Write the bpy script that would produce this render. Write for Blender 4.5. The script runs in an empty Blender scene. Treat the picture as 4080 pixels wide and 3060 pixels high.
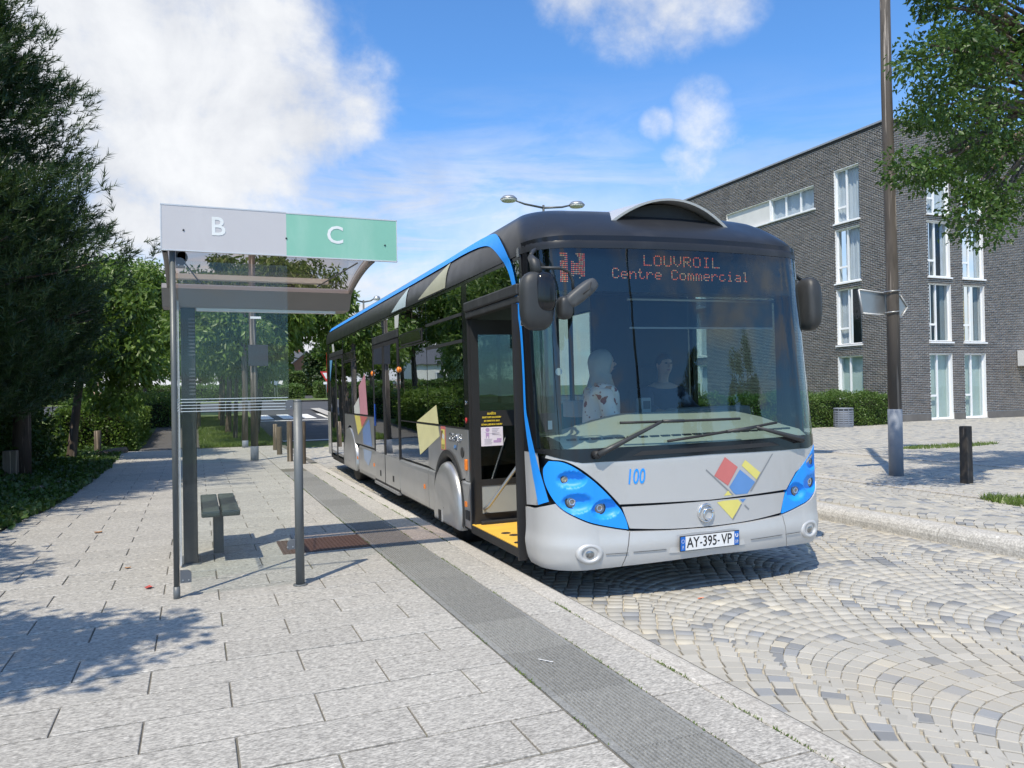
import bpy, bmesh, math, random
import numpy as np
from mathutils import Vector, Matrix
R = math.radians
rng = np.random.default_rng(7)
random.seed(7)
SC = bpy.context.scene
COL = SC.collection

# ---------------------------------------------------------------- camera
CAM_H = 1.40
def make_camera():
    yaw, pitch, roll = R(22.5), R(.56), .018
    f = Vector((math.sin(yaw)*math.cos(pitch), math.cos(yaw)*math.cos(pitch), math.sin(pitch)))
    r0 = Vector((math.cos(yaw), -math.sin(yaw), 0)); u0 = r0.cross(f)
    r = r0*math.cos(roll) - u0*math.sin(roll); u = u0*math.cos(roll) + r0*math.sin(roll)
    cam = bpy.data.cameras.new('camera'); o = bpy.data.objects.new('camera', cam); COL.objects.link(o)
    m = Matrix((r, u, -f)).transposed().to_4x4(); m.translation = (0, 0, CAM_H); o.matrix_world = m
    cam.sensor_fit = 'HORIZONTAL'; cam.sensor_width = 36; cam.lens = 3050/4080*36
    cam.clip_start = .05; cam.clip_end = 3000
    SC.camera = o
    return f
VIEW = make_camera()

# ---------------------------------------------------------------- light
SUN_AZ, SUN_EL = 223.5, 57.     # azimuth clockwise from +Y
def make_sun():
    l = bpy.data.lights.new('sun', 'SUN'); l.energy = 4.8; l.angle = R(.53); l.color = (1, .915, .765)
    o = bpy.data.objects.new('sun', l); COL.objects.link(o)
    d = Vector((math.sin(R(SUN_AZ))*math.cos(R(SUN_EL)), math.cos(R(SUN_AZ))*math.cos(R(SUN_EL)), math.sin(R(SUN_EL))))
    o.rotation_euler = d.to_track_quat('Z', 'Y').to_euler(); o.location = d*60
make_sun()

class N:
    """tiny node-tree helper"""
    def __init__(s, tree): s.t = tree
    def n(s, typ, inp=None, **kw):
        nd = s.t.nodes.new(typ)
        for k, v in kw.items(): setattr(nd, k, v)
        for k, v in (inp or {}).items(): s.set(nd.inputs[k], v)
        return nd
    def set(s, sock, v):
        if isinstance(v, bpy.types.NodeSocket): s.t.links.new(v, sock)
        else: sock.default_value = v
    def math(s, op, a, b=0., c=0., clamp=False):
        nd = s.n('ShaderNodeMath', {0: a, 1: b, 2: c}, operation=op); nd.use_clamp = clamp; return nd.outputs[0]
    def vm(s, op, a, b=(0, 0, 0)):
        nd = s.n('ShaderNodeVectorMath', {0: a, 1: b}, operation=op)
        return nd.outputs['Value'] if op in ('DOT_PRODUCT', 'LENGTH') else nd.outputs[0]
    def mix(s, f, a, b, mode='MIX'):
        nd = s.n('ShaderNodeMix', data_type='RGBA', blend_type=mode)
        s.set(nd.inputs[0], f); s.set(nd.inputs[6], c4(a)); s.set(nd.inputs[7], c4(b)); return nd.outputs[2]
    def ramp(s, f, stops, interp='LINEAR'):
        nd = s.n('ShaderNodeValToRGB', {0: f}); cr = nd.color_ramp; cr.interpolation = interp
        while len(cr.elements) < len(stops): cr.elements.new(.5)
        for e, (p, c) in zip(cr.elements, stops): e.position = p; e.color = c4(c)
        return nd.outputs[0]
    def noise(s, vec, scale, detail=4., rough=.55, dist=0., out=0):
        nd = s.n('ShaderNodeTexNoise', {'Vector': vec, 'Scale': scale, 'Detail': detail, 'Roughness': rough, 'Distortion': dist})
        return nd.outputs[out]
    def smooth(s, v, a, b, lo=0., hi=1.):
        nd = s.n('ShaderNodeMapRange', {0: v, 1: a, 2: b, 3: lo, 4: hi}, interpolation_type='SMOOTHSTEP'); return nd.outputs[0]
def c4(c):
    if isinstance(c, bpy.types.NodeSocket): return c
    if isinstance(c, (int, float)): return (c, c, c, 1)
    return (c[0], c[1], c[2], 1)

def make_world():
    w = bpy.data.worlds.new('World'); SC.world = w; w.use_nodes = True
    t = w.node_tree; t.nodes.clear(); k = N(t)
    sky = k.n('ShaderNodeTexSky', sky_type='NISHITA'); sky.sun_disc = False
    sky.sun_elevation = R(SUN_EL); sky.sun_rotation = R(SUN_AZ); sky.altitude = 100; sky.air_density = 1.0; sky.dust_density = .25; sky.ozone_density = 2.2
    d = k.vm('NORMALIZE', k.n('ShaderNodeTexCoord').outputs['Generated'])
    sep = k.n('ShaderNodeSeparateXYZ', {0: d}); z = sep.outputs[2]
    # cloud coordinates: view direction met with a flat layer, so that clouds shrink towards the horizon
    zz = k.math('ADD', k.math('MAXIMUM', z, 0.), .22)
    cx, cy = k.math('DIVIDE', sep.outputs[0], zz), k.math('DIVIDE', sep.outputs[1], zz)
    p = k.n('ShaderNodeCombineXYZ', {0: cx, 1: cy, 2: 0.}).outputs[0]
    n1 = k.noise(p, 1.6, 9., .58, .3); n2 = k.noise(k.vm('ADD', d, (3.1, 1.7, .4)), 7., 8., .6, .25)
    n3 = k.noise(k.vm('ADD', p, (7.3, 2.2, 0)), .55, 3., .5)
    # cloud banks: where the big cumulus stand (directions), edges broken by noise
    mask = None
    for (x, y, zc, r, a) in CLOUDS:
        c = Vector((x, y, zc)).normalized()
        dp = k.vm('DOT_PRODUCT', d, tuple(c))
        m = k.n('ShaderNodeMapRange', {0: dp, 1: math.cos(R(r)), 2: 1., 3: 0., 4: a}).outputs[0]
        mask = m if mask is None else k.math('MAXIMUM', mask, m)
    edge = k.math('ADD', k.math('MULTIPLY', k.math('SUBTRACT', n1, .5), 1.7), k.math('MULTIPLY', k.math('SUBTRACT', n2, .5), 1.5))
    edge = k.math('ADD', edge, k.math('MULTIPLY', k.math('SUBTRACT', k.noise(d, 22., 6., .6), .5), .7))
    bank = k.smooth(k.math('ADD', k.math('MULTIPLY', mask, 1.05), edge), .05, 1.0)
    bank = k.math('MULTIPLY', bank, k.smooth(mask, .0, .30))
    # fair-weather cumulus over the rest of the sky (behind the viewer too)
    back = k.smooth(k.vm('DOT_PRODUCT', d, tuple(VIEW)), .25, .60, 1., 0.)
    fair = k.math('MULTIPLY', k.smooth(k.math('ADD', n1, k.math('MULTIPLY', n3, .45)), .68, .93), back)
    # veil of thin cloud low over the horizon
    veil = k.math('MULTIPLY', k.smooth(z, .36, .05), k.smooth(k.math('ADD', n1, k.math('MULTIPLY', n2, .35)), .44, .92))
    streak = k.math('MULTIPLY', k.smooth(k.noise(k.vm('MULTIPLY', d, (2.2, 2.2, 11.)), 1.6, 7., .62, .5), .36, .66), k.smooth(z, .40, .20))
    veil = k.math('MAXIMUM', veil, k.math('MULTIPLY', streak, k.smooth(k.vm('DOT_PRODUCT', d, (.85, .5, 0.)), .95, .70, .35, .95)))
    veil = k.math('ADD', k.math('MULTIPLY', veil, .85), k.math('MULTIPLY', k.smooth(z, .33, -.02), .70), clamp=True)
    veil = k.math('MULTIPLY', veil, k.smooth(k.vm('DOT_PRODUCT', d, (-.15, .98, 0.)), -.5, .55, .06, 1.))     # thicker towards the north, ahead of the viewer
    allc = k.math('MAXIMUM', k.math('MAXIMUM', bank, fair), veil)
    shade = k.smooth(k.math('ADD', n2, k.math('MULTIPLY', n1, .5)), .45, 1.0)
    ccol = k.mix(shade, (7.0, 7.35, 8.1), (10.2, 10.4, 10.7))
    skyc = k.vm('MULTIPLY', sky.outputs[0], (1.12, 1.80, 2.40))
    col = k.mix(allc, skyc, ccol)
    bg = k.n('ShaderNodeBackground', {0: col, 1: .092})
    k.n('ShaderNodeOutputWorld', {0: bg.outputs[0]})
CLOUDS = [(-0.111, 0.913, 0.393, 14, 1.0), (-0.014, 0.908, 0.418, 13, 1.0), (0.064, 0.916, 0.395, 9, 1.0), (-0.052, 0.946, 0.319, 13, 1.0), (-0.139, 0.938, 0.319, 15, 1.0), (0.051, 0.944, 0.325, 9, 1.0), (0.115, 0.934, 0.339, 7.5, 1.0), (0.158, 0.923, 0.352, 5.5, 0.85), (0.166, 0.917, 0.363, 3.5, 0.78), (-0.07, 0.965, 0.252, 9, 1.0), (0.023, 0.961, 0.275, 9, 1.0), (0.088, 0.954, 0.288, 7, 0.85), (-0.24, 0.907, 0.345, 22, 1.0), (0.47, 0.751, 0.47600000000000003, 6.4, 0.8), (0.513, 0.736, 0.453, 4.8, 0.8), (0.422, 0.778, 0.47700000000000004, 4.8, 0.8), (0.55, 0.701, 0.466, 4.8, 0.8), (0.562, 0.753, 0.343, 2.47, 0.36), (0.569, 0.758, 0.319, 3.04, 0.36), (0.586, 0.758, 0.287, 3.8, 0.36), (0.563, 0.782, 0.267, 3.04, 0.36), (0.613, 0.741, 0.276, 3.04, 0.36), (0.525, 0.789, 0.321, 1.71, 0.36)]
make_world()
vs = SC.view_settings
vs.view_transform = 'Standard'; vs.look = 'None'; vs.gamma = 1; vs.use_curve_mapping = False; vs.exposure = .06
SC.cycles.max_bounces = 10; SC.cycles.transparent_max_bounces = 24; SC.cycles.use_denoising = True
SC.cycles.sample_clamp_indirect = 6

# ---------------------------------------------------------------- mesh helpers
class MB:
    """collects polygons; build() links them as one mesh object"""
    def __init__(s): s.v = []; s.f = []; s.mi = []; s.sm = []
    def add(s, verts, faces, mi=0, smooth=False):
        o = len(s.v); s.v.extend([tuple(map(float, q)) for q in verts])
        s.f.extend([tuple(i+o for i in f) for f in faces]); s.mi.extend([mi]*len(faces)); s.sm.extend([smooth]*len(faces)); return s
    def box(s, lo, hi, mi=0, bevel=0., M=None):
        x0, y0, z0 = lo; x1, y1, z1 = hi
        if bevel > 0:
            bm = bmesh.new(); bmesh.ops.create_cube(bm, size=1)
            for q in bm.verts: q.co = Vector((x0+(q.co.x+.5)*(x1-x0), y0+(q.co.y+.5)*(y1-y0), z0+(q.co.z+.5)*(z1-z0)))
            bmesh.ops.bevel(bm, geom=list(bm.edges), offset=bevel, segments=2, affect='EDGES', profile=.5)
            bm.verts.index_update()
            vv = [q.co.copy() for q in bm.verts]; ff = [[q.index for q in f.verts] for f in bm.faces]; bm.free()
        else:
            vv = [Vector(q) for q in ((x0,y0,z0),(x1,y0,z0),(x1,y1,z0),(x0,y1,z0),(x0,y0,z1),(x1,y0,z1),(x1,y1,z1),(x0,y1,z1))]
            ff = [(0,3,2,1),(4,5,6,7),(0,1,5,4),(1,2,6,5),(2,3,7,6),(3,0,4,7)]
        if M is not None: vv = [M @ q for q in vv]
        return s.add(vv, ff, mi)
    def tube(s, pts, rad, n=8, mi=0, cap=True, smooth=True, sq=(1., 1.)):
        pts = [Vector(p) for p in pts]
        if not hasattr(rad, '__len__'): rad = [rad]*len(pts)
        vv, ff = [], []; up = None
        for i, p in enumerate(pts):
            t = (pts[min(i+1, len(pts)-1)] - pts[max(i-1, 0)])
            t = t.normalized() if t.length > 1e-9 else Vector((0, 0, 1))
            if up is None:
                up = Vector((0, 0, 1)) if abs(t.z) < .9 else Vector((1, 0, 0))
            a = t.cross(up); a = a.normalized() if a.length > 1e-6 else t.orthogonal().normalized(); b = a.cross(t).normalized(); up = b
            for j in range(n):
                th = 2*math.pi*j/n
                vv.append(p + a*(math.cos(th)*rad[i]*sq[0]) + b*(math.sin(th)*rad[i]*sq[1]))
        for i in range(len(pts)-1):
            for j in range(n):
                ff.append((i*n+j, i*n+(j+1) % n, (i+1)*n+(j+1) % n, (i+1)*n+j))
        s.add(vv, ff, mi, smooth)
        if cap:
            o = len(s.v)-len(vv)
            s.f += [tuple(o+j for j in reversed(range(n))), tuple(o+(len(pts)-1)*n+j for j in range(n))]; s.mi += [mi, mi]; s.sm += [False, False]
        return s
    def lathe(s, prof, n=24, c=(0, 0, 0), mi=0, smooth=True, M=None):
        """prof: list of (radius, z)"""
        vv, ff = [], []
        for r, z in prof:
            for j in range(n):
                th = 2*math.pi*j/n; q = Vector((r*math.cos(th), r*math.sin(th), z))
                vv.append((M @ q) if M is not None else q + Vector(c))
        for i in range(len(prof)-1):
            for j in range(n): ff.append((i*n+j, i*n+(j+1) % n, (i+1)*n+(j+1) % n, (i+1)*n+j))
        s.add(vv, ff, mi, smooth)
        o = len(s.v)-len(vv)
        for i, rev in ((0, True), (len(prof)-1, False)):
            if prof[i][0] > 1e-5:
                idx = [o+i*n+j for j in range(n)]; s.f.append(tuple(reversed(idx) if rev else idx)); s.mi.append(mi); s.sm.append(False)
        return s
    def grid(s, P, mi=0, smooth=True, flip=False):
        """P[i][j] points"""
        a, b = len(P), len(P[0]); vv = [q for row in P for q in row]
        ff = [((i*b+j, i*b+j+1, (i+1)*b+j+1, (i+1)*b+j) if not flip else (i*b+j, (i+1)*b+j, (i+1)*b+j+1, i*b+j+1)) for i in range(a-1) for j in range(b-1)]
        return s.add(vv, ff, mi, smooth)
    def prism(s, poly, vec, mi=0):
        """polygon of 3-D points extruded by vec"""
        n = len(poly); vec = Vector(vec); P = [Vector(p) for p in poly]
        s.add(P+[p+vec for p in P], [tuple(reversed(range(n))), tuple(range(n, 2*n))]+[(i, (i+1) % n, n+(i+1) % n, n+i) for i in range(n)], mi)
        return s
    def build(s, name, mats, parent=None, loc=None, fix=True):
        me = bpy.data.meshes.new(name); me.from_pydata(s.v, [], s.f)
        if not isinstance(mats, (list, tuple)): mats = [mats]
        for m in mats: me.materials.append(m)
        me.polygons.foreach_set('material_index', s.mi); me.polygons.foreach_set('use_smooth', s.sm)
        if fix:
            bm = bmesh.new(); bm.from_mesh(me); bmesh.ops.recalc_face_normals(bm, faces=bm.faces); bm.to_mesh(me); bm.free()
        me.update()
        return link(name, me, parent, loc)
def link(name, me, parent=None, loc=None):
    o = bpy.data.objects.new(name, me); COL.objects.link(o)
    if parent is not None: o.parent = parent
    if loc is not None: o.location = loc
    return o
def np_mesh(name, V, F, mats, parent=None, smooth=False):
    """fast mesh from arrays; F is (n,3) or (n,4)"""
    V = np.asarray(V, np.float32); F = np.asarray(F, np.int32); k = F.shape[1]
    me = bpy.data.meshes.new(name); me.vertices.add(len(V)); me.vertices.foreach_set('co', V.ravel())
    me.loops.add(F.size); me.loops.foreach_set('vertex_index', F.ravel())
    me.polygons.add(len(F)); me.polygons.foreach_set('loop_start', np.arange(0, F.size, k, dtype=np.int32))
    if smooth: me.polygons.foreach_set('use_smooth', np.ones(len(F), bool))
    for m in (mats if isinstance(mats, (list, tuple)) else [mats]): me.materials.append(m)
    me.update(calc_edges=True)
    return link(name, me, parent)
def tag(o, label=None, cat=None, group=None, kind=None):
    if label: o['label'] = label
    if cat: o['category'] = cat
    if group: o['group'] = group
    if kind: o['kind'] = kind
    return o
def empty(name, loc=(0, 0, 0), rz=0., label=None, cat=None, group=None):
    o = bpy.data.objects.new(name, None); COL.objects.link(o); o.location = loc; o.rotation_euler = (0, 0, rz); o.empty_display_size = .1
    return tag(o, label, cat, group)
def children(o): return [q for q in bpy.data.objects if q.parent == o]
def copy_tree(o, parent=None, label=None, loc=None, rz=None):
    c = o.copy(); COL.objects.link(c)
    if parent is not None: c.parent = parent
    if label: c['label'] = label
    if loc is not None: c.location = loc
    if rz is not None: c.rotation_euler = (0, 0, rz)
    for ch in o.children: copy_tree(ch, c)
    return c
def text_mesh(txt, size, mat, name, parent, M, extrude=0., shear=0., bold=0.):
    cu = bpy.data.curves.new(name, 'FONT'); cu.body = txt; cu.size = size; cu.align_x = 'CENTER'; cu.align_y = 'CENTER'; cu.extrude = extrude; cu.shear = shear; cu.offset = bold; cu.resolution_u = 3
    o = bpy.data.objects.new(name, cu); COL.objects.link(o)
    dg = bpy.context.evaluated_depsgraph_get(); me = bpy.data.meshes.new_from_object(o.evaluated_get(dg))
    bpy.data.objects.remove(o); bpy.data.curves.remove(cu)
    me.materials.clear(); me.materials.append(mat); me.transform(M)
    return link(name, me, parent)
# ---------------------------------------------------------------- materials
MATS = {}
def rnd_per_piece(k):
    """random number for every separate piece, whether it is an object of its own or one island of a mesh"""
    a = k.n('ShaderNodeNewGeometry').outputs['Random Per Island']; b = k.n('ShaderNodeObjectInfo').outputs['Random']
    return k.math('FRACT', k.math('ADD', a, k.math('MULTIPLY', b, 7.31)))
def new_mat(name):
    m = bpy.data.materials.new(name); m.use_nodes = True; t = m.node_tree; t.nodes.clear(); k = N(t)
    out = k.n('ShaderNodeOutputMaterial'); MATS[name] = m
    return m, k, out
def pos(k, s=(1, 1, 1)):
    g = k.n('ShaderNodeNewGeometry').outputs['Position']
    return g if s == (1, 1, 1) else k.vm('MULTIPLY', g, s)
def plain(name, col, rough=.5, metal=0., var=.08, scale=6., bump=0., bscale=40., coat=0., dirt=None, spec=.5, emit=None):
    m, k, out = new_mat(name)
    n = k.noise(pos(k), scale, 5., .6)
    c = k.mix(n, tuple(q*(1-var*1.6) for q in col), tuple(min(1, q*(1+var*1.6)) for q in col))
    if dirt:
        d = k.smooth(k.noise(pos(k, (1, 1, .35)), dirt[2], 6., .65), .50, .72)
        c = k.mix(k.math('MULTIPLY', d, dirt[1]), c, dirt[0])
    p = k.n('ShaderNodeBsdfPrincipled', {'Base Color': c, 'Metallic': metal, 'Roughness': rough, 'Specular IOR Level': spec, 'Coat Weight': coat, 'Coat Roughness': .06})
    rr = k.math('ADD', rough, k.math('MULTIPLY', k.math('SUBTRACT', k.noise(pos(k), scale*2.3, 4.), .5), .22), clamp=True); k.set(p.inputs['Roughness'], rr)
    if emit: k.set(p.inputs['Emission Color'], c4(emit[0])); k.set(p.inputs['Emission Strength'], emit[1])
    if bump:
        b = k.n('ShaderNodeBump', {'Strength': bump, 'Distance': .01, 'Height': k.noise(pos(k), bscale, 5., .6)}); k.set(p.inputs['Normal'], b.outputs[0])
    k.set(out.inputs[0], p.outputs[0]); return m
def glass(name, tint, refl=1., rough=0., ior=1.5, dirt=0., dirtcol=(.5, .5, .48)):
    """architectural glass: tinted see-through plus mirror reflection by angle"""
    m, k, out = new_mat(name)
    bf = k.n('ShaderNodeNewGeometry').outputs['Backfacing']        # thin pane: same reflection from both faces
    fr = k.n('ShaderNodeFresnel', {'IOR': k.math('ADD', ior, k.math('MULTIPLY', bf, 1./ior-ior))}).outputs[0]
    fac = k.math('MULTIPLY', fr, refl, clamp=True)
    nz = k.n('ShaderNodeBump', {'Strength': .05, 'Distance': .02, 'Height': k.noise(pos(k), 1.7, 2.)}).outputs[0]
    tr = k.n('ShaderNodeBsdfTransparent', {0: c4(tint)}); gl = k.n('ShaderNodeBsdfGlossy', {0: c4((.95, .97, 1)), 'Roughness': rough, 'Normal': nz})
    sh = k.n('ShaderNodeMixShader', {0: fac, 1: tr.outputs[0], 2: gl.outputs[0]}).outputs[0]
    if dirt:
        df = k.n('ShaderNodeBsdfDiffuse', {0: c4(dirtcol)})
        dm = k.math('MULTIPLY', k.smooth(k.noise(pos(k), 4., 6., .65), .30, .85), dirt)
        sh = k.n('ShaderNodeMixShader', {0: dm, 1: sh, 2: df.outputs[0]}).outputs[0]
    k.set(out.inputs[0], sh); return m
def leafmat(name, c0, c1, c2=None, trans=.35, rough=.42):
    m, k, out = new_mat(name)
    r = k.n('ShaderNodeNewGeometry').outputs['Random Per Island']
    n = k.noise(pos(k), .9, 3.)
    f = k.math('ADD', k.math('MULTIPLY', r, .6), k.math('MULTIPLY', k.math('SUBTRACT', n, .3), .8), clamp=True)
    stops = [(0, c0), (.75, c1)] + ([(1., c2)] if c2 else [])
    c = k.ramp(f, stops)
    p = k.n('ShaderNodeBsdfPrincipled', {'Base Color': c, 'Roughness': rough, 'Specular IOR Level': .45})
    tr = k.n('ShaderNodeBsdfTranslucent', {0: k.mix(.5, c, (.16, .26, .03))})
    k.set(out.inputs[0], k.n('ShaderNodeMixShader', {0: trans, 1: p.outputs[0], 2: tr.outputs[0]}).outputs[0]); return m

def granite(name, base, dark, grain=(26, 78, 60), rough=.7, warm=None, lo=.36, hi=.62, varamt=.16):
    m, k, out = new_mat(name)
    P = pos(k); r = rnd_per_piece(k)
    Q = k.vm('ADD', P, k.n('ShaderNodeCombineXYZ', {0: k.math('MULTIPLY', r, 9.), 1: k.math('MULTIPLY', r, 5.), 2: 0.}).outputs[0])
    g = k.noise(k.vm('MULTIPLY', Q, grain), 1., 5., .68)
    g2 = k.noise(k.vm('MULTIPLY', Q, tuple(.34*q for q in grain)), 1., 3., .6)
    f = k.smooth(k.math('ADD', k.math('MULTIPLY', g, .72), k.math('MULTIPLY', g2, .28)), lo, hi)
    c = k.mix(f, dark, base)
    fl = k.smooth(k.noise(k.vm('MULTIPLY', Q, tuple(.5*q for q in grain)), 1., 2.), .66, .72)
    c = k.mix(k.math('MULTIPLY', fl, .6), c, tuple(min(1, 1.35*q) for q in base))
    stain = k.smooth(k.noise(P, .8, 5., .6), .35, .8)
    c = k.mix(k.math('MULTIPLY', stain, .16), c, (.30, .285, .26))
    gum = k.smooth(k.n('ShaderNodeTexVoronoi', {'Vector': P, 'Scale': 2.3}).outputs[0], .050, .035); c = k.mix(k.math('MULTIPLY', gum, .45), c, (.12, .118, .115))
    if warm: c = k.mix(k.math('MULTIPLY', k.smooth(k.noise(P, .5, 3.), .45, .7), warm[1]), c, warm[0])
    br = k.math('ADD', 1.-varamt, k.math('MULTIPLY', r, 2*varamt))
    c = k.vm('SCALE', c); 
    k.set(c.node.inputs['Scale'], br)
    b = k.n('ShaderNodeBump', {'Strength': .35, 'Distance': .004, 'Height': g})
    p = k.n('ShaderNodeBsdfPrincipled', {'Base Color': c, 'Roughness': rough, 'Normal': b.outputs[0], 'Specular IOR Level': .3})
    k.set(out.inputs[0], p.outputs[0]); return m
def cobblemat(name, light0, light1, blue, pblue=.13):
    m, k, out = new_mat(name)
    P = pos(k); r = rnd_per_piece(k)
    c = k.ramp(r, [(0, blue), (pblue*.55, tuple(1.25*q for q in blue)), (pblue, light0), (.45, tuple(.5*(a+b) for a, b in zip(light0, light1))), (.8, light1), (.93, (light1[0]*1.12, light1[1]*1.09, light1[2]*1.02))], 'CONSTANT')
    j = k.math('FRACT', k.math('MULTIPLY', r, 37.7)); c = k.vm('SCALE', c); k.set(c.node.inputs['Scale'], k.math('ADD', .93, k.math('MULTIPLY', j, .14)))
    n = k.noise(P, 90., 4., .7); c = k.mix(.28, c, k.mix(n, tuple(.5*q for q in light0), tuple(1.3*q for q in light1)), 'SOFT_LIGHT')
    st = k.smooth(k.noise(P, .55, 4., .6), .52, .72); c = k.mix(k.math('MULTIPLY', st, .32), c, (.47, .41, .31))
    st2 = k.smooth(k.noise(k.vm('ADD', P, (5., 3., 0)), .8, 5., .65), .5, .75); c = k.mix(k.math('MULTIPLY', st2, .22), c, (.22, .22, .22))
    b = k.n('ShaderNodeBump', {'Strength': .35, 'Distance': .004, 'Height': k.noise(P, 45., 5., .65)})
    p = k.n('ShaderNodeBsdfPrincipled', {'Base Color': c, 'Roughness': .68, 'Normal': b.outputs[0], 'Specular IOR Level': .35})
    k.set(out.inputs[0], p.outputs[0]); return m
def brickmat(name):
    m, k, out = new_mat(name)
    r = rnd_per_piece(k); P = pos(k)
    c = k.ramp(r, [(0, (.045, .036, .031)), (.35, (.080, .065, .055)), (.7, (.115, .096, .082)), (.9, (.100, .076, .060)), (1, (.165, .14, .12))])
    c = k.mix(k.noise(P, 14., 5., .7), k.mix(.0, c, c), (.095, .086, .082)) if False else k.mix(k.math('MULTIPLY', k.smooth(k.noise(P, 12., 5., .7), .45, .8), .5), c, (.13, .115, .10))
    wz = k.noise(k.vm('MULTIPLY', P, (.5, .5, .22)), 1., 5., .6); c = k.mix(k.math('MULTIPLY', k.smooth(wz, .42, .75), .35), c, (.18, .16, .14))
    p = k.n('ShaderNodeBsdfPrincipled', {'Base Color': c, 'Roughness': .62, 'Specular IOR Level': .5})
    b = k.n('ShaderNodeBump', {'Strength': .4, 'Distance': .006, 'Height': k.noise(P, 30., 5., .7)}); k.set(p.inputs['Normal'], b.outputs[0])
    k.set(out.inputs[0], p.outputs[0]); return m
def woodmat(name, c0, c1, rough=.8):
    m, k, out = new_mat(name)
    P = pos(k); n = k.noise(k.vm('MULTIPLY', P, (16, 16, 1.1)), 1., 6., .65, .4)
    crack = k.smooth(k.noise(k.vm('MULTIPLY', P, (26, 26, .8)), 1., 3., .5, .6), .60, .66)
    c = k.mix(n, c0, c1); c = k.mix(crack, c, tuple(2.6*q for q in c1)); 
    dk = k.smooth(k.noise(k.vm('MULTIPLY', P, (9, 9, 1.6)), 1., 4.), .55, .75); c = k.mix(k.math('MULTIPLY', dk, .6), c, tuple(.4*q for q in c0))
    b = k.n('ShaderNodeBump', {'Strength': .7, 'Distance': .01, 'Height': n})
    p = k.n('ShaderNodeBsdfPrincipled', {'Base Color': c, 'Roughness': rough, 'Normal': b.outputs[0], 'Specular IOR Level': .3})
    k.set(out.inputs[0], p.outputs[0]); return m
def floral(name):
    m, k, out = new_mat(name)
    P = pos(k); v = k.n('ShaderNodeTexVoronoi', {'Vector': k.vm('ADD', P, k.vm('SCALE', k.noise(P, 14., 3., out=1))), 'Scale': 9.}); 
    for nd in k.t.nodes:
        if nd.bl_idname == 'ShaderNodeVectorMath' and nd.operation == 'SCALE': nd.inputs['Scale'].default_value = .09
    f = k.smooth(v.outputs[0], .30, .26); v2 = k.n('ShaderNodeTexVoronoi', {'Vector': P, 'Scale': 21.}); f2 = k.smooth(v2.outputs[0], .22, .19)
    c = k.mix(k.math('MAXIMUM', f, k.math('MULTIPLY', f2, .8)), (.82, .80, .78), (.20, .03, .026))
    p = k.n('ShaderNodeBsdfPrincipled', {'Base Color': c, 'Roughness': .8}); k.set(out.inputs[0], p.outputs[0]); return m

slab_m = granite('granite_slab', (.555, .530, .480), (.215, .205, .187), grain=(44, 120, 80), lo=.37, hi=.63, varamt=.06)
kerb_m = granite('granite_kerb', (.56, .53, .475), (.30, .28, .25), grain=(60, 60, 60), varamt=.08)
groove_m = granite('grooved_stone', (.285, .288, .275), (.17, .172, .165), grain=(80, 80, 80), varamt=.10)
medkerb_m = granite('rounded_kerb_granite', (.60, .575, .525), (.34, .325, .295), grain=(60, 60, 60), lo=.38, hi=.62, varamt=.06)
cob_m = cobblemat('cobble_stone', (.405, .39, .352), (.455, .436, .392), (.235, .242, .25), .10)
joint_m = plain('joint_sand', (.42, .385, .315), .95, var=.25, scale=20., bump=.5)
slabjoint_m = plain('slab_joint', (.15, .14, .12), .95, var=.3, scale=9., dirt=((.10, .12, .04), .5, 3.))
brick_m = brickmat('dark_brick')
mortar_m = plain('mortar', (.74, .72, .68), .9, var=.1, scale=5.)
asph_m = plain('asphalt', (.062, .063, .067), .85, var=.16, scale=1.2, bump=.6, bscale=160., dirt=((.10, .10, .10), .5, .7))
path_m = plain('path_asphalt', (.095, .092, .092), .9, var=.14, scale=1.5, bump=.5, bscale=150.)
grass_m = plain('lawn', (.12, .165, .04), .9, var=.4, scale=1.3, bump=.8, bscale=30., dirt=((.15, .15, .05), .6, 1.1))
soil_m = plain('soil', (.055, .043, .03), .95, var=.35, scale=7., bump=.9, bscale=25.)
white_m = plain('white_paint_marking', (.72, .72, .70), .75, var=.08, scale=9., dirt=((.25, .25, .25), .5, 5.))
leaf_grass = leafmat('grass_blade', (.06, .11, .02), (.17, .24, .05), (.27, .28, .10), .3)
leaf_a = leafmat('cherry_leaf', (.055, .105, .020), (.155, .25, .044), (.28, .34, .085), .40)
leaf_b = leafmat('robinia_leaf', (.024, .058, .013), (.070, .142, .027), (.14, .215, .05), .34)
leaf_c = leafmat('hedge_leaf', (.045, .09, .018), (.12, .20, .04), (.20, .25, .07), .25)
leaf_d = leafmat('ivy_leaf', (.018, .045, .010), (.06, .115, .022), (.13, .17, .04), .2)
leaf_far = leafmat('dark_evergreen_leaf', (.016, .036, .014), (.040, .075, .022), None, .2)
needle_m = leafmat('pine_needle', (.014, .036, .013), (.042, .082, .026), (.105, .14, .045), .18)
bark_m = woodmat('bark', (.055, .042, .032), (.12, .095, .075))
pole_m = woodmat('weathered_pole_wood', (.066, .057, .050), (.135, .118, .104))
post_m = woodmat('weathered_post_wood', (.075, .060, .045), (.16, .13, .10))
greypaint_m = plain('grey_paint', (.215, .24, .285), .55, var=.06, scale=5., dirt=((.14, .15, .16), .5, 3.))
darkmetal_m = plain('dark_grey_metal', (.105, .115, .115), .42, .2, .10, 4., dirt=((.17, .17, .165), .6, 3.))
bollmetal_m = plain('grey_metal_post', (.115, .125, .13), .48, .1, .12, 5., dirt=((.19, .19, .185), .7, 4.))
galv_m = plain('galvanised_metal', (.42, .44, .46), .42, .8, .08)
alu_m = plain('pale_aluminium', (.55, .56, .57), .45, .35, .06)
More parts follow.
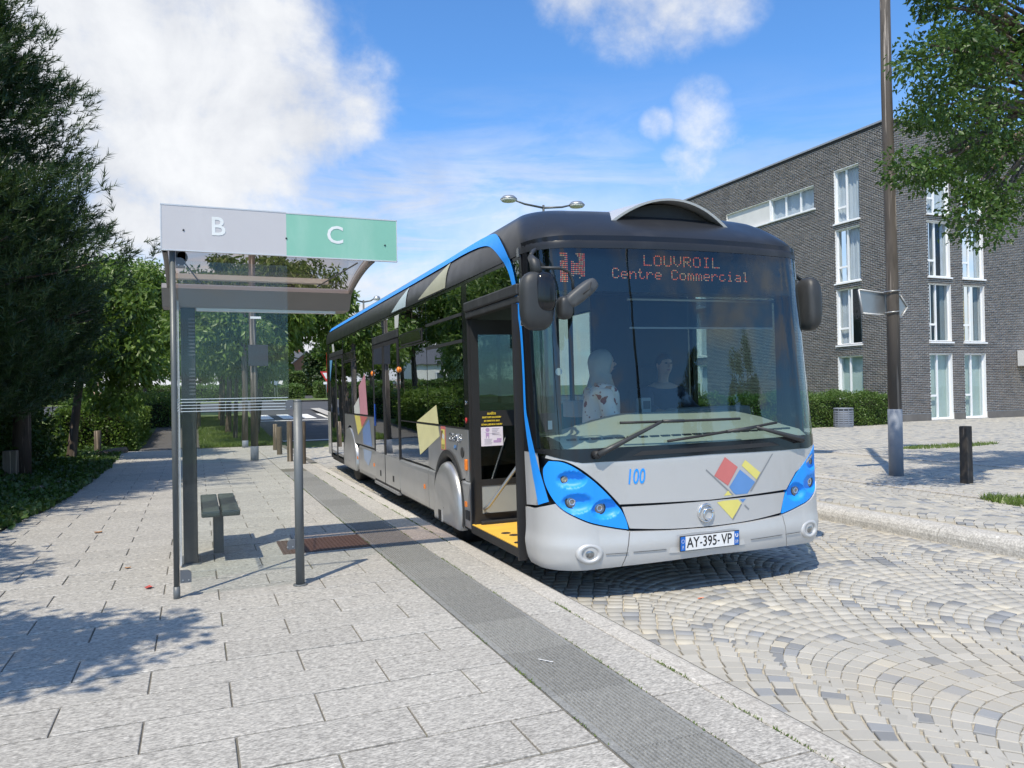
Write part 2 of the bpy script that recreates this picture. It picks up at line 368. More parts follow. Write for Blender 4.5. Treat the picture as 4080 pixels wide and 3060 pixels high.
# ---------------------------------------------------------------- ground, pavement, roads
def T(y):      # the street climbs gently beyond the bus stop
    if y < 26: return 0.
    if y < 64: return .0345*(y-26)
    return 1.311+.008*(y-64)
ROAD_Z = -.15
def ground_sheet():
    xs = np.array([-600, -300, -150, -80, -40, -20, -10, -5, 0, 5, 10, 15, 20, 30, 40, 60, 100, 200, 400, 700.])
    ys = np.array([-300, -120, -60, -30, -10, 0, 8, 15, 20, 22.2, 24, 26, 30, 35, 40, 45, 50, 55, 60, 64, 80, 110, 160, 260, 500, 900, 1500.])
    P = [[(x, y, (T(y)-.03 if y > 23 else -.32)) for x in xs] for y in ys]
    tag(MB().grid(P, flip=True).build('ground', grass_m, fix=False), kind='structure')
ground_sheet()
def strip(name, mat, xl, xr, y0, y1, dz, n=24, parent=None):
    """sheet that follows the street's slope; xl, xr are functions of y or numbers"""
    L = xl if callable(xl) else (lambda y: xl); Q = xr if callable(xr) else (lambda y: xr)
    P = []
    for i in range(n+1):
        y = y0+(y1-y0)*i/n; P.append([(L(y), y, T(y)+dz), (Q(y), y, T(y)+dz)])
    return MB().grid(P, flip=True, smooth=False).build(name, mat, parent, fix=False)

# --- pavement of granite slabs: rows across, joints recessed
BED = [(-1.94, 9.6), (-1.88, 10.7), (-1.75, 11.3), (-1.67, 14.4), (-1.66, 17.6), (-1.77, 20.8), (-1.95, 22.5)]
def bed_edge(y):
    if y <= BED[0][1]: return -9.
    return float(np.interp(y, [b[1] for b in BED], [b[0] for b in BED]))
pav = MB().box((-9, -6, -.30), (2.335, 22.6, -.009)).build('pavement', slabjoint_m); tag(pav, kind='structure')
def slab_piece(mb, x0, x1, y0, y1, g=.0045, z0=-.04, bev=.003, dz=0.):
    a, b, c, d = x0+g*.85, x1-g*.85, y0+g*1.6, y1-g*1.6
    V = [(a, c, z0), (b, c, z0), (b, d, z0), (a, d, z0), (a, c, dz-bev), (b, c, dz-bev), (b, d, dz-bev), (a, d, dz-bev), (a+bev, c+bev, dz), (b-bev, c+bev, dz), (b-bev, d-bev, dz), (a+bev, d-bev, dz)]
    F = [(0, 1, 5, 4), (1, 2, 6, 5), (2, 3, 7, 6), (3, 0, 4, 7), (4, 5, 9, 8), (5, 6, 10, 9), (6, 7, 11, 10), (7, 4, 8, 11), (8, 9, 10, 11)]
    return mb.add(V, F)
def pieces_as_parts(items, maker, name, restname, mat, parent, limit=300, key=None):
    """the `limit` pieces that show largest become objects of their own, the rest one joined part"""
    items = sorted(items, key=key); rest = MB()
    for i, it in enumerate(items):
        if i < limit: mb = MB(); maker(mb, *it); mb.build(name, mat, parent, fix=False)
        else: maker(rest, *it)
    if rest.v: tag(rest.build(restname, mat, parent, fix=False), kind='stuff')
def seen(x, y, z=0.):
    """rank of a place: things in view come first, near ones before far ones"""
    d = Vector((x, y, z-CAM_H)); dep = d.dot(VIEW)
    if dep < .5: return 900-dep
    side = abs(x*math.cos(R(22.5))-y*math.sin(R(22.5)))/dep; low = (CAM_H-z)/dep
    return dep + (300 if side > .70 or low > .55 else 0)
def slabs():
    items = []; P = .33; L = .722
    for j in range(-16, 60):
        y0 = 3.70+j*P; y1 = y0+P
        if y0 > 22.5 or y0 < -1.7: continue
        y1 = min(y1, 22.58); off = (.138 if j % 2 == 0 else .499)
        le = -4.6 if y1 < 9.6 else bed_edge(.5*(y0+y1))
        x = off+L*math.floor((1.478-off)/L); r = 1.478
        while r > le:
            x0 = max(x, le)
            if r-x0 > .03: items.append((x0, r, y0, y1, random.choice((.0045, .005, .006)), -.04, .003, random.uniform(-.0015, .0015)))
            r = x; x -= L
    # beyond the grooved strip's end the slabs run on to the kerb
    for j in range(-16, 60):
        y0 = 3.70+j*P
        if 15.2 < y0 < 22.4:
            off = .138 if j % 2 == 0 else .499
            for (a, b) in ((1.486, off+L*2 if off+L*2 > 1.55 else off+L*3), (off+L*2 if off+L*2 > 1.55 else off+L*3, 2.175)):
                if b-a > .05: items.append((a, min(b, 2.175), y0, min(y0+P, 22.58), .0045, -.04, .003, 0.))
    # row beside the kerb
    for i in range(24):
        y0 = -1.2+i*.70
        items.append((1.912, 2.174, y0, y0+.70, .004, -.04, .003, random.uniform(-.001, .001)))
    pieces_as_parts(items, slab_piece, 'paving_slab', 'paving_slabs', slab_m, pav, 300, key=lambda s: seen(.5*(s[0]+s[1]), .5*(s[2]+s[3])))
slabs()
def grooved():
    # ribbed warning slabs, ribs along the kerb
    W_, L_, n = .424, .60, 19
    mb = MB(); g = .002
    prof = [(g, -.04), (g, -.001)]; x = .028
    rib = (W_-.056)/n
    for i in range(n):
        a = .028+i*rib
        prof += [(a+rib*.10, 0.), (a+rib*.52, 0.), (a+rib*.62, -.0062), (a+rib*.98, -.0062)]
    prof += [(W_-.026, 0.), (W_-g, -.001), (W_-g, -.04)]
    mb.grid([[(px, y, pz) for px, pz in prof] for y in (g, L_-g)], smooth=False, flip=True)
    mb.add([(px, g, pz) for px, pz in prof], [tuple(range(len(prof)))])
    src = None
    for i in range(29):
        y = -2.2+i*L_
        if y > 14.6: break
        if src is None: src = mb.build('grooved_slab', groove_m, pav, (1.484, y, 0), fix=False); o = src
        else: o = src.copy(); COL.objects.link(o); o.location = (1.484, y, 0)
        o.scale = (1, 1, 1)
grooved()
def kerbs():
    mb = MB()
    prof = [(0, -.30), (0, -.006), (.006, 0), (.118, 0), (.142, -.006), (.157, -.022), (.162, -.045), (.165, -.30)]
    mb.grid([[(px, y, pz) for px, pz in prof] for y in (.002, .996)], smooth=False, flip=True)
    mb.add([(px, .002, pz) for px, pz in prof], [tuple(range(len(prof)))]); mb.add([(px, .996, pz) for px, pz in prof], [tuple(reversed(range(len(prof))))])
    src = mb.build('kerb_stone', kerb_m, pav, (2.181, -2., 0), fix=False)
    for i in range(1, 18):
        o = src.copy(); COL.objects.link(o); o.location = (2.181, -2.+i, 0)
    # sloping end of the kerb
    mb = MB(); mb.grid([[(px, y, pz if y < 1 else min(pz, -.11)) for px, pz in prof] for y in (.002, 1.4)], smooth=False, flip=True)
    mb.build('kerb_end', kerb_m, pav, (2.181, 16., 0), fix=False)
kerbs()
# rusty cast inspection covers in the pavement
cover_m = plain('rusty_cast_iron', (.13, .085, .068), .8, .2, .2, 12., dirt=((.09, .065, .05), .6, 6.))
def cover(x0, x1, y0, y1):
    mb = MB(); mb.box((x0, y0, -.03), (x1, y1, .0035))
    nx, ny = int((x1-x0)/.035), int((y1-y0)/.035)
    for i in range(nx):
        for j in range(ny):
            cx, cy = x0+(i+.5)*(x1-x0)/nx, y0+(j+.5)*(y1-y0)/ny; w, h = (.012, .005) if (i+j) % 2 else (.005, .012)
            mb.box((cx-w, cy-h, .003), (cx+w, cy+h, .0065))
    mb.build('inspection_cover', cover_m, pav)
cover(.70, 1.478, 7.02, 7.67)

# --- cobbles in segmental arches
def arch_cobbles(name, parent, x_first, cols, W_, pitch, xl, xr, y0, y1, z, mat, limit, partname='cobble', restname='cobbles', Rr=.848, size=.112, hole=None):
    th = math.asin(min(.98, .5*W_/Rr)); items = []
    nst = max(5, int(round(2*th*Rr/.108)))
    for c in range(cols):
        xc = x_first+c*W_
        for kk in range(int((y1-y0)/pitch)+14):
            yb = y0-1.2+kk*pitch-Rr
            j0 = random.uniform(-.35, .35)
            edges = [(-th+2*th*(i+(0 if i in (0, nst) else j0*.0+random.uniform(-.10, .10)))/nst) for i in range(nst+1)]
            sh = (kk % 2)*.5/nst*2*th
            edges = [-th]+[e+sh for e in edges[1:-1] if -th+.03 < e+sh < th-.03]+[th]
            for a, b in zip(edges[:-1], edges[1:]):
                m = .5*(a+b); t = pitch*math.cos(m)
                g = .006; ga = g/Rr
                q = []
                for (ang, rad) in ((a+ga, Rr+g*.5), (b-ga, Rr+g*.5), (b-ga, Rr+t-g*.6), (a+ga, Rr+t-g*.6)):
                    q.append((xc+rad*math.sin(ang), yb+rad*math.cos(ang)))
                cx = sum(p[0] for p in q)/4; cy = sum(p[1] for p in q)/4
                if not (y0 < cy < y1) or min(p[0] for p in q) < xl(cy) or max(p[0] for p in q) > xr(cy): continue
                if hole and hole(cx, cy): continue
                q = [(px+random.uniform(-.0035, .0035), py+random.uniform(-.0035, .0035)) for px, py in q]
                items.append((q, z+random.uniform(-.0025, .0015), (cx, cy)))
    items.sort(key=lambda s: seen(s[2][0], s[2][1], z))
    def geo(q, zt):
        cx = sum(p[0] for p in q)/4; cy = sum(p[1] for p in q)/4; V = []
        tilt = (random.uniform(-.008, .008), random.uniform(-.008, .008))
        for s_, dz in ((1., -.03), (1., -.004), (.93, 0.)):
            V += [(cx+(p[0]-cx)*s_, cy+(p[1]-cy)*s_, zt+dz+(tilt[0]*(p[0]-cx)+tilt[1]*(p[1]-cy))) for p in q]
        F = [(i, i+1 if i < 3 else 0, 4+(i+1) % 4, 4+i) for i in range(4)]+[(4+i, 4+(i+1) % 4, 8+(i+1) % 4, 8+i) for i in range(4)]+[(8, 9, 10, 11)]
        F = [tuple(reversed(f)) for f in F]
        return V, F
    for q, zt, _ in items[:limit]:
        V, F = geo(q, zt); MB().add(V, F).build(partname, mat, parent, fix=False)
    VV, FF = [], []
    for q, zt, _ in items[limit:]:
        V, F = geo(q, zt); o = len(VV); VV += V; FF += [tuple(i+o for i in f) for f in F]
    if VV: tag(np_mesh(restname, VV, FF, mat, parent), kind='stuff')
    return len(items)
road = MB().box((2.345, -6, -.42), (6.80, 24.2, ROAD_Z-.016)).build('cobbled_road', joint_m); tag(road, kind='structure')
arch_cobbles('road', road, 2.335, 4, 1.42, .108, lambda y: 2.36, lambda y: 6.74, 1.0, 23.9, ROAD_Z, cob_m, 300)
# median with rounded granite kerb
med = MB().box((6.98, -8, -.40), (60., 21.15, -.018)).build('cobbled_square', joint_m); tag(med, kind='structure')
def median_kerb():
    prof = [(0, -.34), (0, -.10), (.012, -.062), (.04, -.032), (.085, -.012), (.14, -.004), (.20, -.004), (.225, -.014), (.23, -.34)]
    mb = MB(); mb.grid([[(px, y, pz) for px, pz in prof] for y in (.003, 1.197)], smooth=False, flip=True)
    mb.add([(px, .003, pz) for px, pz in prof], [tuple(range(len(prof)))])
    mb.add([(px, 1.197, pz) for px, pz in prof], [tuple(reversed(range(len(prof))))])
    src = mb.build('rounded_kerb_stone', medkerb_m, med, (6.755, -3., 0), fix=False)
    for i in range(1, 22):
        o = src.copy(); COL.objects.link(o); o.location = (6.755, -3.+1.2*i, 0)
median_kerb()
arch_cobbles('square', med, 7.70, 2, 1.35, .108, lambda y: 7.00, lambda y: 8.82, 1.0, 20.9, 0., cob_m, 300, Rr=.80)
def band(x0, x1, y0, y1, dz=.0):
    items = []; y = y0
    while y < y1:
        l = random.uniform(.55, .9); items.append((x0, x1, y, min(y+l, y1), .004, -.05, .006, dz)); y += l
    for it in items: mb = MB(); slab_piece(mb, *it); mb.build('granite_band_stone', kerb_m, med, fix=False)
band(8.84, 9.02, 3.5, 20.9, .004)
# square beyond the band: rows of setts in arches, then plain setts farther off
arch_cobbles('square', med, 9.72, 2, 1.36, .120, lambda y: 9.04, lambda y: 12.4, 2.0, 20.9, 0., cob_m, 0, 'cobble', 'far_cobbles', Rr=.80)
def setts(x0, x1, y0, y1, px, py):
    VV, FF = [], []
    nx, ny = int((x1-x0)/px), int((y1-y0)/py)
    for j in range(ny):
        for i in range(nx+1):
            a = x0+(i-(j % 2)*.5)*px; b = min(a+px, x1); a = max(a, x0)
            if b-a < .03: continue
            c = y0+j*py; g = .006; zt = random.uniform(-.004, .002)
            q = [(a+g, c+g), (b-g, c+g), (b-g, c+py-g), (a+g, c+py-g)]; o = len(VV)
            cx, cy = .5*(a+b), c+.5*py
            for s_, dz in ((1., -.02), (.92, 0.)): VV += [(cx+(p[0]-cx)*s_, cy+(p[1]-cy)*s_, zt+dz) for p in q]
            FF += [(o+i_, o+(i_+1) % 4, o+4+(i_+1) % 4, o+4+i_) for i_ in range(4)]+[(o+4, o+5, o+6, o+7)]
    tag(np_mesh('far_setts', VV, FF, cob_m, med), kind='stuff')
setts(12.62, 31., 4.5, 21.0, .17, .115)
band(12.42, 12.60, 4.5, 20.9, .002)
# --- beyond the stop
strip('path', path_m, lambda y: -1.40 if y > 23 else -1.40, lambda y: .10 if y < 40 else .1, 22.6, 48, .0, 30).__setitem__('kind', 'structure')
rl = lambda y: 2.25+.02*(y-24); rr = lambda y: 8.6+.02*(y-24)
main = strip('road', asph_m, rl, rr, 24.2, 57.5, -.02, 40); tag(main, kind='structure')
cross = strip('side_road', asph_m, -90., 90., 43.5, 54.5, -.012, 12); tag(cross, kind='structure')
up = strip('upper_road', asph_m, lambda y: 5.6+.04*(y-57), lambda y: 8.4+.10*(y-57), 54.6, 140, -.008, 30); tag(up, kind='structure')
verge_r = strip('far_verge', grass_m, lambda y: 5.0, 60., 54.4, 57., .09, 4); tag(verge_r, kind='structure')
verge_k = strip('far_kerb', kerb_m, lambda y: 5.0, 60., 54.2, 54.42, .07, 2); tag(verge_k, kind='structure')
for i, (x0, x1, y0, y1) in enumerate([(2.5, 4.1, 24.5, 24.9), (4.4, 7.6, 24.45, 24.85)]): strip('road_marking', white_m, x0, x1, y0, y1, -.013, 2, main)
for i in range(6): strip('crossing_stripe', white_m, 2.75+i*.95, 3.30+i*.95, 36.2, 39.6, -.012, 4, main)
strip('stop_line', white_m, 2.6, 7.9, 34.9, 35.25, -.012, 2, main)
for i in range(5): strip('crossing_stripe', white_m, 9.2+i*.95, 9.75+i*.95, 41., 42.8, .0, 2, main)
isl = strip('traffic_island', kerb_m, lambda y: 5.7+.02*(y-36), lambda y: 6.2+.02*(y-36), 36, 43.2, .09, 6); tag(isl, kind='structure')
verge = strip('grass_verge', grass_m, .10, 2.25, 22.6, 41., .012, 30); tag(verge, kind='structure')
def blades(name, x0, x1, y0, y1, n, h, parent, fn=None, zf=None, mat=None):
    x = rng.uniform(x0, x1, n); y = rng.uniform(y0, y1, n)
    if fn is not None: k = fn(x, y); x, y = x[k], y[k]
    n = len(x); z = np.array([T(q) for q in y])+.01 if zf is None else zf(x, y)
    a = rng.uniform(0, 2*np.pi, n); w = rng.uniform(.004, .010, n)*1.3; hh = h*rng.uniform(.5, 1.25, n); lean = rng.normal(0, .45, (n, 2))*hh[:, None]
    V = np.zeros((n, 3, 3)); V[:, 0] = np.c_[x-w*np.cos(a), y-w*np.sin(a), z]; V[:, 1] = np.c_[x+w*np.cos(a), y+w*np.sin(a), z]; V[:, 2] = np.c_[x+lean[:, 0], y+lean[:, 1], z+hh]
    return tag(np_mesh(name, V.reshape(-1, 3), np.arange(3*n).reshape(-1, 3), mat or leaf_grass, parent), kind='stuff')
g = blades('grass', .12, 2.23, 22.65, 38., 60000, .11, None); tag(g, 'lush grass growing on the verge beside the row of tree trunks', 'grass')
g = blades('grass', 8.55, 9.3, 4.6, 6.5, 2600, .07, None, fn=lambda x, y: (x-8.9)**2/.12+(y-5.7)**2/.6 < 1, zf=lambda x, y: 0*x); tag(g, 'tuft of grass in the cobbles at the right edge', 'grass')
g = blades('grass', 14.0, 17.5, 11.6, 12.6, 2600, .06, None, fn=lambda x, y: (x-15.6)**2/2.4+(y-12.1)**2/.12 < 1, zf=lambda x, y: 0*x); tag(g, 'thin patch of weeds on the square behind the bollard', 'grass')
def moss():
    xs, ys = [], []
    for xl, wd, n in ((2.178, .005, 1100), (1.912, .004, 600), (1.482, .005, 600)):
        c = rng.uniform(2., 14., 26); k = rng.integers(0, len(c), n); ys.append(c[k]+rng.normal(0, .10, n)); xs.append(xl+rng.normal(0, wd, n))
    x = np.concatenate(xs); y = np.concatenate(ys)
    g = blades('weeds', 0, 1, 0, 1, 4, .02, pav, zf=lambda a, b: 0*a)
    bpy.data.objects.remove(g)
    n = len(x); a = rng.uniform(0, 6.28, n); w = .004; V = np.zeros((n, 3, 3)); h = rng.uniform(.003, .011, n); ln = rng.normal(0, .008, (n, 2))
    V[:, 0] = np.c_[x-w*np.cos(a), y-w*np.sin(a), 0*x-.003]; V[:, 1] = np.c_[x+w*np.cos(a), y+w*np.sin(a), 0*x-.003]; V[:, 2] = np.c_[x+ln[:, 0], y+ln[:, 1], h]
    tag(np_mesh('joint_weeds', V.reshape(-1, 3), np.arange(3*n).reshape(-1, 3), leaf_grass, pav), kind='stuff')
moss()
# litter: leaves and scraps on the slabs
def litter():
    pm = plain('dry_leaf', (.36, .20, .10), .8); rm = plain('red_scrap', (.50, .10, .08), .6); wm = plain('pale_scrap', (.75, .75, .74), .6); om = plain('orange_survey_paint', (.85, .25, .12), .7)
    for (nm, lab, x, y, z, s, m) in [('dry_leaf', 'curled tan dry leaf on the slabs left of the shelter', -.95, 9.05, .0, .055, pm), ('paper_scrap', 'red and white scrap beside the shelter\'s front post', -.33, 6.25, .0, .05, rm),
                                     ('dry_leaf', 'small orange leaf lying in a slab joint near the shelter', -.53, 7.05, .0, .035, pm), ('paper_scrap', 'thin pale strip lying on the grooved slabs in front', 1.66, 3.62, .0, .07, wm)]:
        mb = MB(); 
        if m is wm: P = [[(-.004, -.045, .004), (.004, -.045, .004)], [(-.004, .045, .004), (.004, .045, .004)]]
        else: P = [[(s*(u-.5)*(1-.5*abs(v-.5)), s*1.3*(v-.5), .003+s*.35*(abs(u-.5)*1.5)**2+s*.2*abs(v-.5)) for u in (0, .25, .5, .75, 1)] for v in (0, .25, .5, .75, 1)]
        o = mb.grid(P).build(nm, m, None, (x, y, z)); o.rotation_euler[2] = random.uniform(0, 3) if m is not wm else .6; tag(o, lab, 'litter')
    for x, y in ((3.42, 4.70), (6.52, 6.75)):
        mb = MB(); mb.add([(x-.03, y-.008, ROAD_Z+.005), (x+.03, y, ROAD_Z+.005), (x+.035, y+.014, ROAD_Z+.005), (x-.02, y+.01, ROAD_Z+.005)], [(0, 1, 2, 3)]); mb.build('paint_mark', om, road, fix=False)
litter()
# ---------------------------------------------------------------- vegetation
def leaf_arrays(C, D, L, W, fold=.25, curl=.2):
    """diamond leaves: C centres of leaf bases, D unit directions, L lengths, W half widths"""
    n = len(C); up = rng.normal(0, 1, (n, 3)); up[:, 2] += .8
    S = np.cross(D, up); S /= np.linalg.norm(S, axis=1)[:, None]+1e-9; Nn = np.cross(S, D)
    V = np.zeros((n, 4, 3))
    V[:, 0] = C; V[:, 1] = C+D*(L*.45)[:, None]+S*W[:, None]+Nn*(W*fold)[:, None]
    V[:, 2] = C+D*L[:, None]-Nn*(L*curl)[:, None]; V[:, 3] = C+D*(L*.45)[:, None]-S*W[:, None]+Nn*(W*fold)[:, None]
    F = (np.arange(n)*4)[:, None]+np.array([[0, 1, 2, 0, 2, 3]]); return V.reshape(-1, 3), F.reshape(-1, 3)
def unit(v): return v/(np.linalg.norm(v, axis=1)[:, None]+1e-9)
def clump_leaves(centres, radii, per, L, W, droop=.5, flat=.75):
    """leaves gathered in clumps; more of them near each clump's skin"""
    k = np.repeat(np.arange(len(centres)), per); n = len(k)
    d = unit(rng.normal(0, 1, (n, 3))); r = rng.uniform(0, 1, n)**.45
    P = centres[k]+d*(r*radii[k])[:, None]*np.array([1, 1, flat])
    D = unit(d*.7+rng.normal(0, .6, (n, 3))-np.array([0, 0, droop]))
    l = L*rng.uniform(.65, 1.25, n); return leaf_arrays(P, D, l, W*l/L*rng.uniform(.8, 1.2, n))
def limb(mb, a, b, r0, r1, sag=.0, n=5, wob=.06):
    a, b = Vector(a), Vector(b); L = (b-a).length; pts = []; rad = []
    for i in range(n+1):
        t = i/n; p = a.lerp(b, t)+Vector((random.uniform(-1, 1), random.uniform(-1, 1), random.uniform(-.5, .5)))*(wob*L*math.sin(math.pi*t)*.5)
        p.z += sag*L*math.sin(math.pi*t)
        pts.append(p); rad.append(r0+(r1-r0)*t)
    mb.tube(pts, rad, 6); return pts
def broadleaf(name, label, base, height, crown_c, crown_r, nclump, per, L, W, leafm, trunk_r=.09, cat='tree', group=None, lean=(0, 0), clump_r=.55, droop=.5, extra=None, trunk_h=None, nlimb=14, seed=1, mask=None):
    """tapered trunk, limbs to the clumps, clumps of leaves spread over the crown's volume"""
    global rng
    keep = rng; rng = np.random.default_rng(seed); random.seed(seed)
    root = empty(name, base, 0., label, cat, group)
    cc = np.array(crown_c, float)-np.array(base); cr = np.array(crown_r, float)
    d = unit(rng.normal(0, 1, (nclump*3, 3))); r = rng.uniform(.25, 1, len(d))**.5
    P = cc+d*r[:, None]*cr*(1+.18*np.sin(d[:, :1]*5+d[:, 1:2]*4))
    if mask is not None: P = P[mask(P+np.array(base))]
    P = P[:nclump]
    if extra is not None: P = np.vstack([P, np.array(extra, float)-np.array(base)])
    Rd = clump_r*rng.uniform(.6, 1.25, len(P))
    V, F = clump_leaves(P, Rd, per, L, W, droop)
    np_mesh('crown', V, F, leafm, root)
    tb = MB(); th = trunk_h if trunk_h else max(.3, cc[2]-cr[2]*.3)
    top = Vector((lean[0]+cc[0]*.5, lean[1]+cc[1]*.5, th))
    tb.tube([(0, 0, -.1), (0, 0, .05), (top.x*.25, top.y*.25, th*.35), (top.x*.6+random.uniform(-.05, .05), top.y*.6, th*.7), tuple(top), tuple(top+Vector((0, 0, cr[2]*.9)))],
            [trunk_r*1.35, trunk_r*1.05, trunk_r*.92, trunk_r*.8, trunk_r*.62, trunk_r*.2], 10)
    tb.build('trunk', bark_m, root)
    lb = MB(); idx = rng.permutation(len(P))[:nlimb]
    if extra is not None: idx = np.unique(np.r_[idx, np.arange(len(P)-len(extra), len(P))])
    for i in idx:
        q = Vector(P[i]); s = top.lerp(top+Vector((0, 0, cr[2]*.6)), random.uniform(-.3, .8)); limb(lb, s, q, trunk_r*.42, .008, .05)
    tag(lb.build('branches', bark_m, root), kind='stuff')
    rng = keep
    return root
# --- pine at the left edge
def pine(name, label, base, height, rad, nwh, seed, dens=22000, tuft=26, needle=.120, start=.12, bmax=None):
    global rng
    keep = rng; rng = np.random.default_rng(seed); random.seed(seed)
    root = empty(name, base, 0., label, 'tree')
    tb = MB(); tb.tube([(0, 0, -.1), (.03, .02, height*.3), (-.03, 0, height*.65), (0, 0, height)], [.16, .13, .08, .02], 10); tb.build('trunk', bark_m, root)
    bb = MB(); tc, td = [], []
    for w in range(nwh):
        z = height*(start+(1-start)*(w+.5)/nwh); r = (rad*(1.02-(z/height)**1.5)*random.uniform(.85, 1.1)+.15)*min(1., .5+max(0., z-1.8)/2.8)
        for b in range(random.randint(9, 11)):
            a = random.uniform(0, 2*math.pi); rr = r*random.uniform(.7, 1.1)
            tip = Vector((math.cos(a)*rr, math.sin(a)*rr, z+.25*rr*random.uniform(.2, 1.1)))
            pts = limb(bb, (0, 0, z), tip*.9+Vector((0, 0, z*.1)), .03, .008, -.06)
            for s in range(0):
                t = .30+.70*(s/12); i = min(int(t*5), 4); p = pts[i].lerp(pts[i+1], t*5-i)
                dirv = (tip-Vector((0, 0, z))).normalized()
                for m in range(4 if s < 12 else 6):
                    off = Vector((random.gauss(0, 1), random.gauss(0, 1), random.gauss(.25, .8)))*(.20*(1.25-t*.6))
                    tc.append(p+off); td.append((dirv*.8+off*3+Vector((0, 0, .55))).normalized())
    tag(bb.build('branches', bark_m, root), kind='stuff')
    for i in range(dens//20):       # needle tufts bunched on boughs through the outer part of the crown
        z = height*(start*.9+(1-start*.9)*random.random()); a = random.uniform(0, 2*math.pi)
        r = (rad*(1.02-(min(z/height, 1.))**1.5)+.12)*min(1., .5+max(0., z-1.8)/2.8)
        r *= 1+.12*math.sin(3*a+z*3.7+seed)+.10*math.sin(5*a-z*5.3)+.06*math.sin(9*a+z*11)
        q = random.random()**.50; c0 = Vector((math.cos(a)*r*q, math.sin(a)*r*q, z+.16*r*q)); ax = Vector((math.cos(a), math.sin(a), .25))
        for m in range(20):
          tc.append(c0+ax*random.gauss(0, .20)+Vector((random.gauss(0, .13), random.gauss(0, .13), random.gauss(0, .09)))); td.append(Vector((math.cos(a)*.75+random.gauss(0, .35), math.sin(a)*.75+random.gauss(0, .35), .65+random.gauss(0, .25))).normalized())
    tc = np.array(tc); td = np.array(td); n = len(tc); k = np.repeat(np.arange(n), tuft); N_ = len(k)
    s = rng.uniform(-.5, .5, N_); C = tc[k]+td[k]*(s*.26)[:, None]
    D = unit(td[k]*1.05+unit(rng.normal(0, 1, (N_, 3)))*.85); L = needle*rng.uniform(.7, 1.2, N_); w = .0072*rng.uniform(.8, 1.2, N_)
    up = rng.normal(0, 1, (N_, 3)); S = unit(np.cross(D, up))
    V = np.zeros((N_, 3, 3)); V[:, 0] = C+S*w[:, None]; V[:, 1] = C-S*w[:, None]; V[:, 2] = C+D*L[:, None]
    np_mesh('needles', V.reshape(-1, 3), np.arange(3*N_).reshape(-1, 3), needle_m, root)
    rng = keep
    return root
pine('pine_tree', 'tall dark pine tree with long needle tufts at left edge', (-3.85, 13.4, 0), 9.2, 3.3, 18, 3, start=.13)
pine('pine_tree', 'lower pine bough tree reaching towards the shelter sign', (-2.85, 15.8, 0), 4.8, 2.1, 9, 5, start=.30, dens=5600)
pine('pine_tree', 'dark pine nearest the camera, cut by the left edge', (-4.75, 10.4, 0), 7.8, 2.35, 14, 9, start=.22, dens=8000)
broadleaf('leafy_tree', 'leafy tree with drooping leaves behind the pine at left', (-2.6, 19.8, 0), 6, (-2.0, 19.8, 2.9), (1.2, 1.5, 1.55), 70, 230, .15, .036, leaf_a, .10, droop=.9, seed=11, clump_r=.48)
# trees standing left of the frame; their shade falls on bed and slabs
broadleaf('leafy_tree', 'tree beside the bed left of the photographer, shading the slabs', (-4.6, 1.6, 0), 7, (-3.15, 3.05, 4.3), (1.25, .85, .6), 26, 95, .13, .035, leaf_a, .13, seed=13, clump_r=.36, trunk_h=3.4)
broadleaf('leafy_tree', 'broad tree standing in the bed left of the view', (-6.6, 8.6, 0), 8, (-6.2, 8.6, 4.1), (2.4, 2.6, 1.9), 120, 210, .14, .04, leaf_a, .17, seed=14)
broadleaf('leafy_tree', 'second broad tree in the bed farther back, outside the view', (-7.6, 13.6, 0), 8, (-7.3, 13.4, 4.4), (2.2, 2.4, 2.2), 100, 190, .14, .04, leaf_a, .17, seed=15)
broadleaf('leafy_tree', 'small tree left of the view, shading the edge of the slabs', (-4.9, 5.6, 0), 5, (-4.35, 5.9, 3.7), (1.2, 1.3, 1.0), 40, 160, .13, .035, leaf_a, .09, seed=16, clump_r=.42)
# --- bed: ivy ground cover, dense understorey, low clipped hedge
bed = MB(); bed.grid([[(-30, y, -.01), (-12, y, .03), (-4, y, .06), (bed_edge(y)-.35 if y > 9.6 else -3.0, y, .05), (bed_edge(y)-.02 if y > 9.6 else -2.2, y, -.02)] for y in np.linspace(9.62, 24., 20)], smooth=True)
tag(bed.build('planting_bed', soil_m), kind='structure')
def scatter_cover(name, label, n, fx, hz, L, W, mat, cat='ground cover', up=.6):
    x, y, z = fx(n); D = unit(np.c_[rng.normal(0, .6, (len(x), 2)), np.abs(rng.normal(up, .5, len(x)))]); l = L*rng.uniform(.6, 1.3, len(x))
    V, F = leaf_arrays(np.c_[x, y, z], D, l, W*l/L); return tag(np_mesh(name, V, F, mat), label, cat, None, 'stuff')
def ivy(n):
    y = rng.uniform(9.7, 23.5, n); e = np.array([bed_edge(q) for q in y]); u = rng.uniform(0, 1, n)**1.6; x = e-.02-u*3.4+rng.normal(0, .05, n)
    h = .05+.28*np.clip(u*1.5, 0, 1)*(.6+.4*np.sin(x*3+y*2)); z = h*rng.uniform(.2, 1.0, n); return x, y, z
scatter_cover('ivy', 'dark ivy covering the shaded bed along the slabs', 30000, ivy, .3, .075, .032, leaf_d)
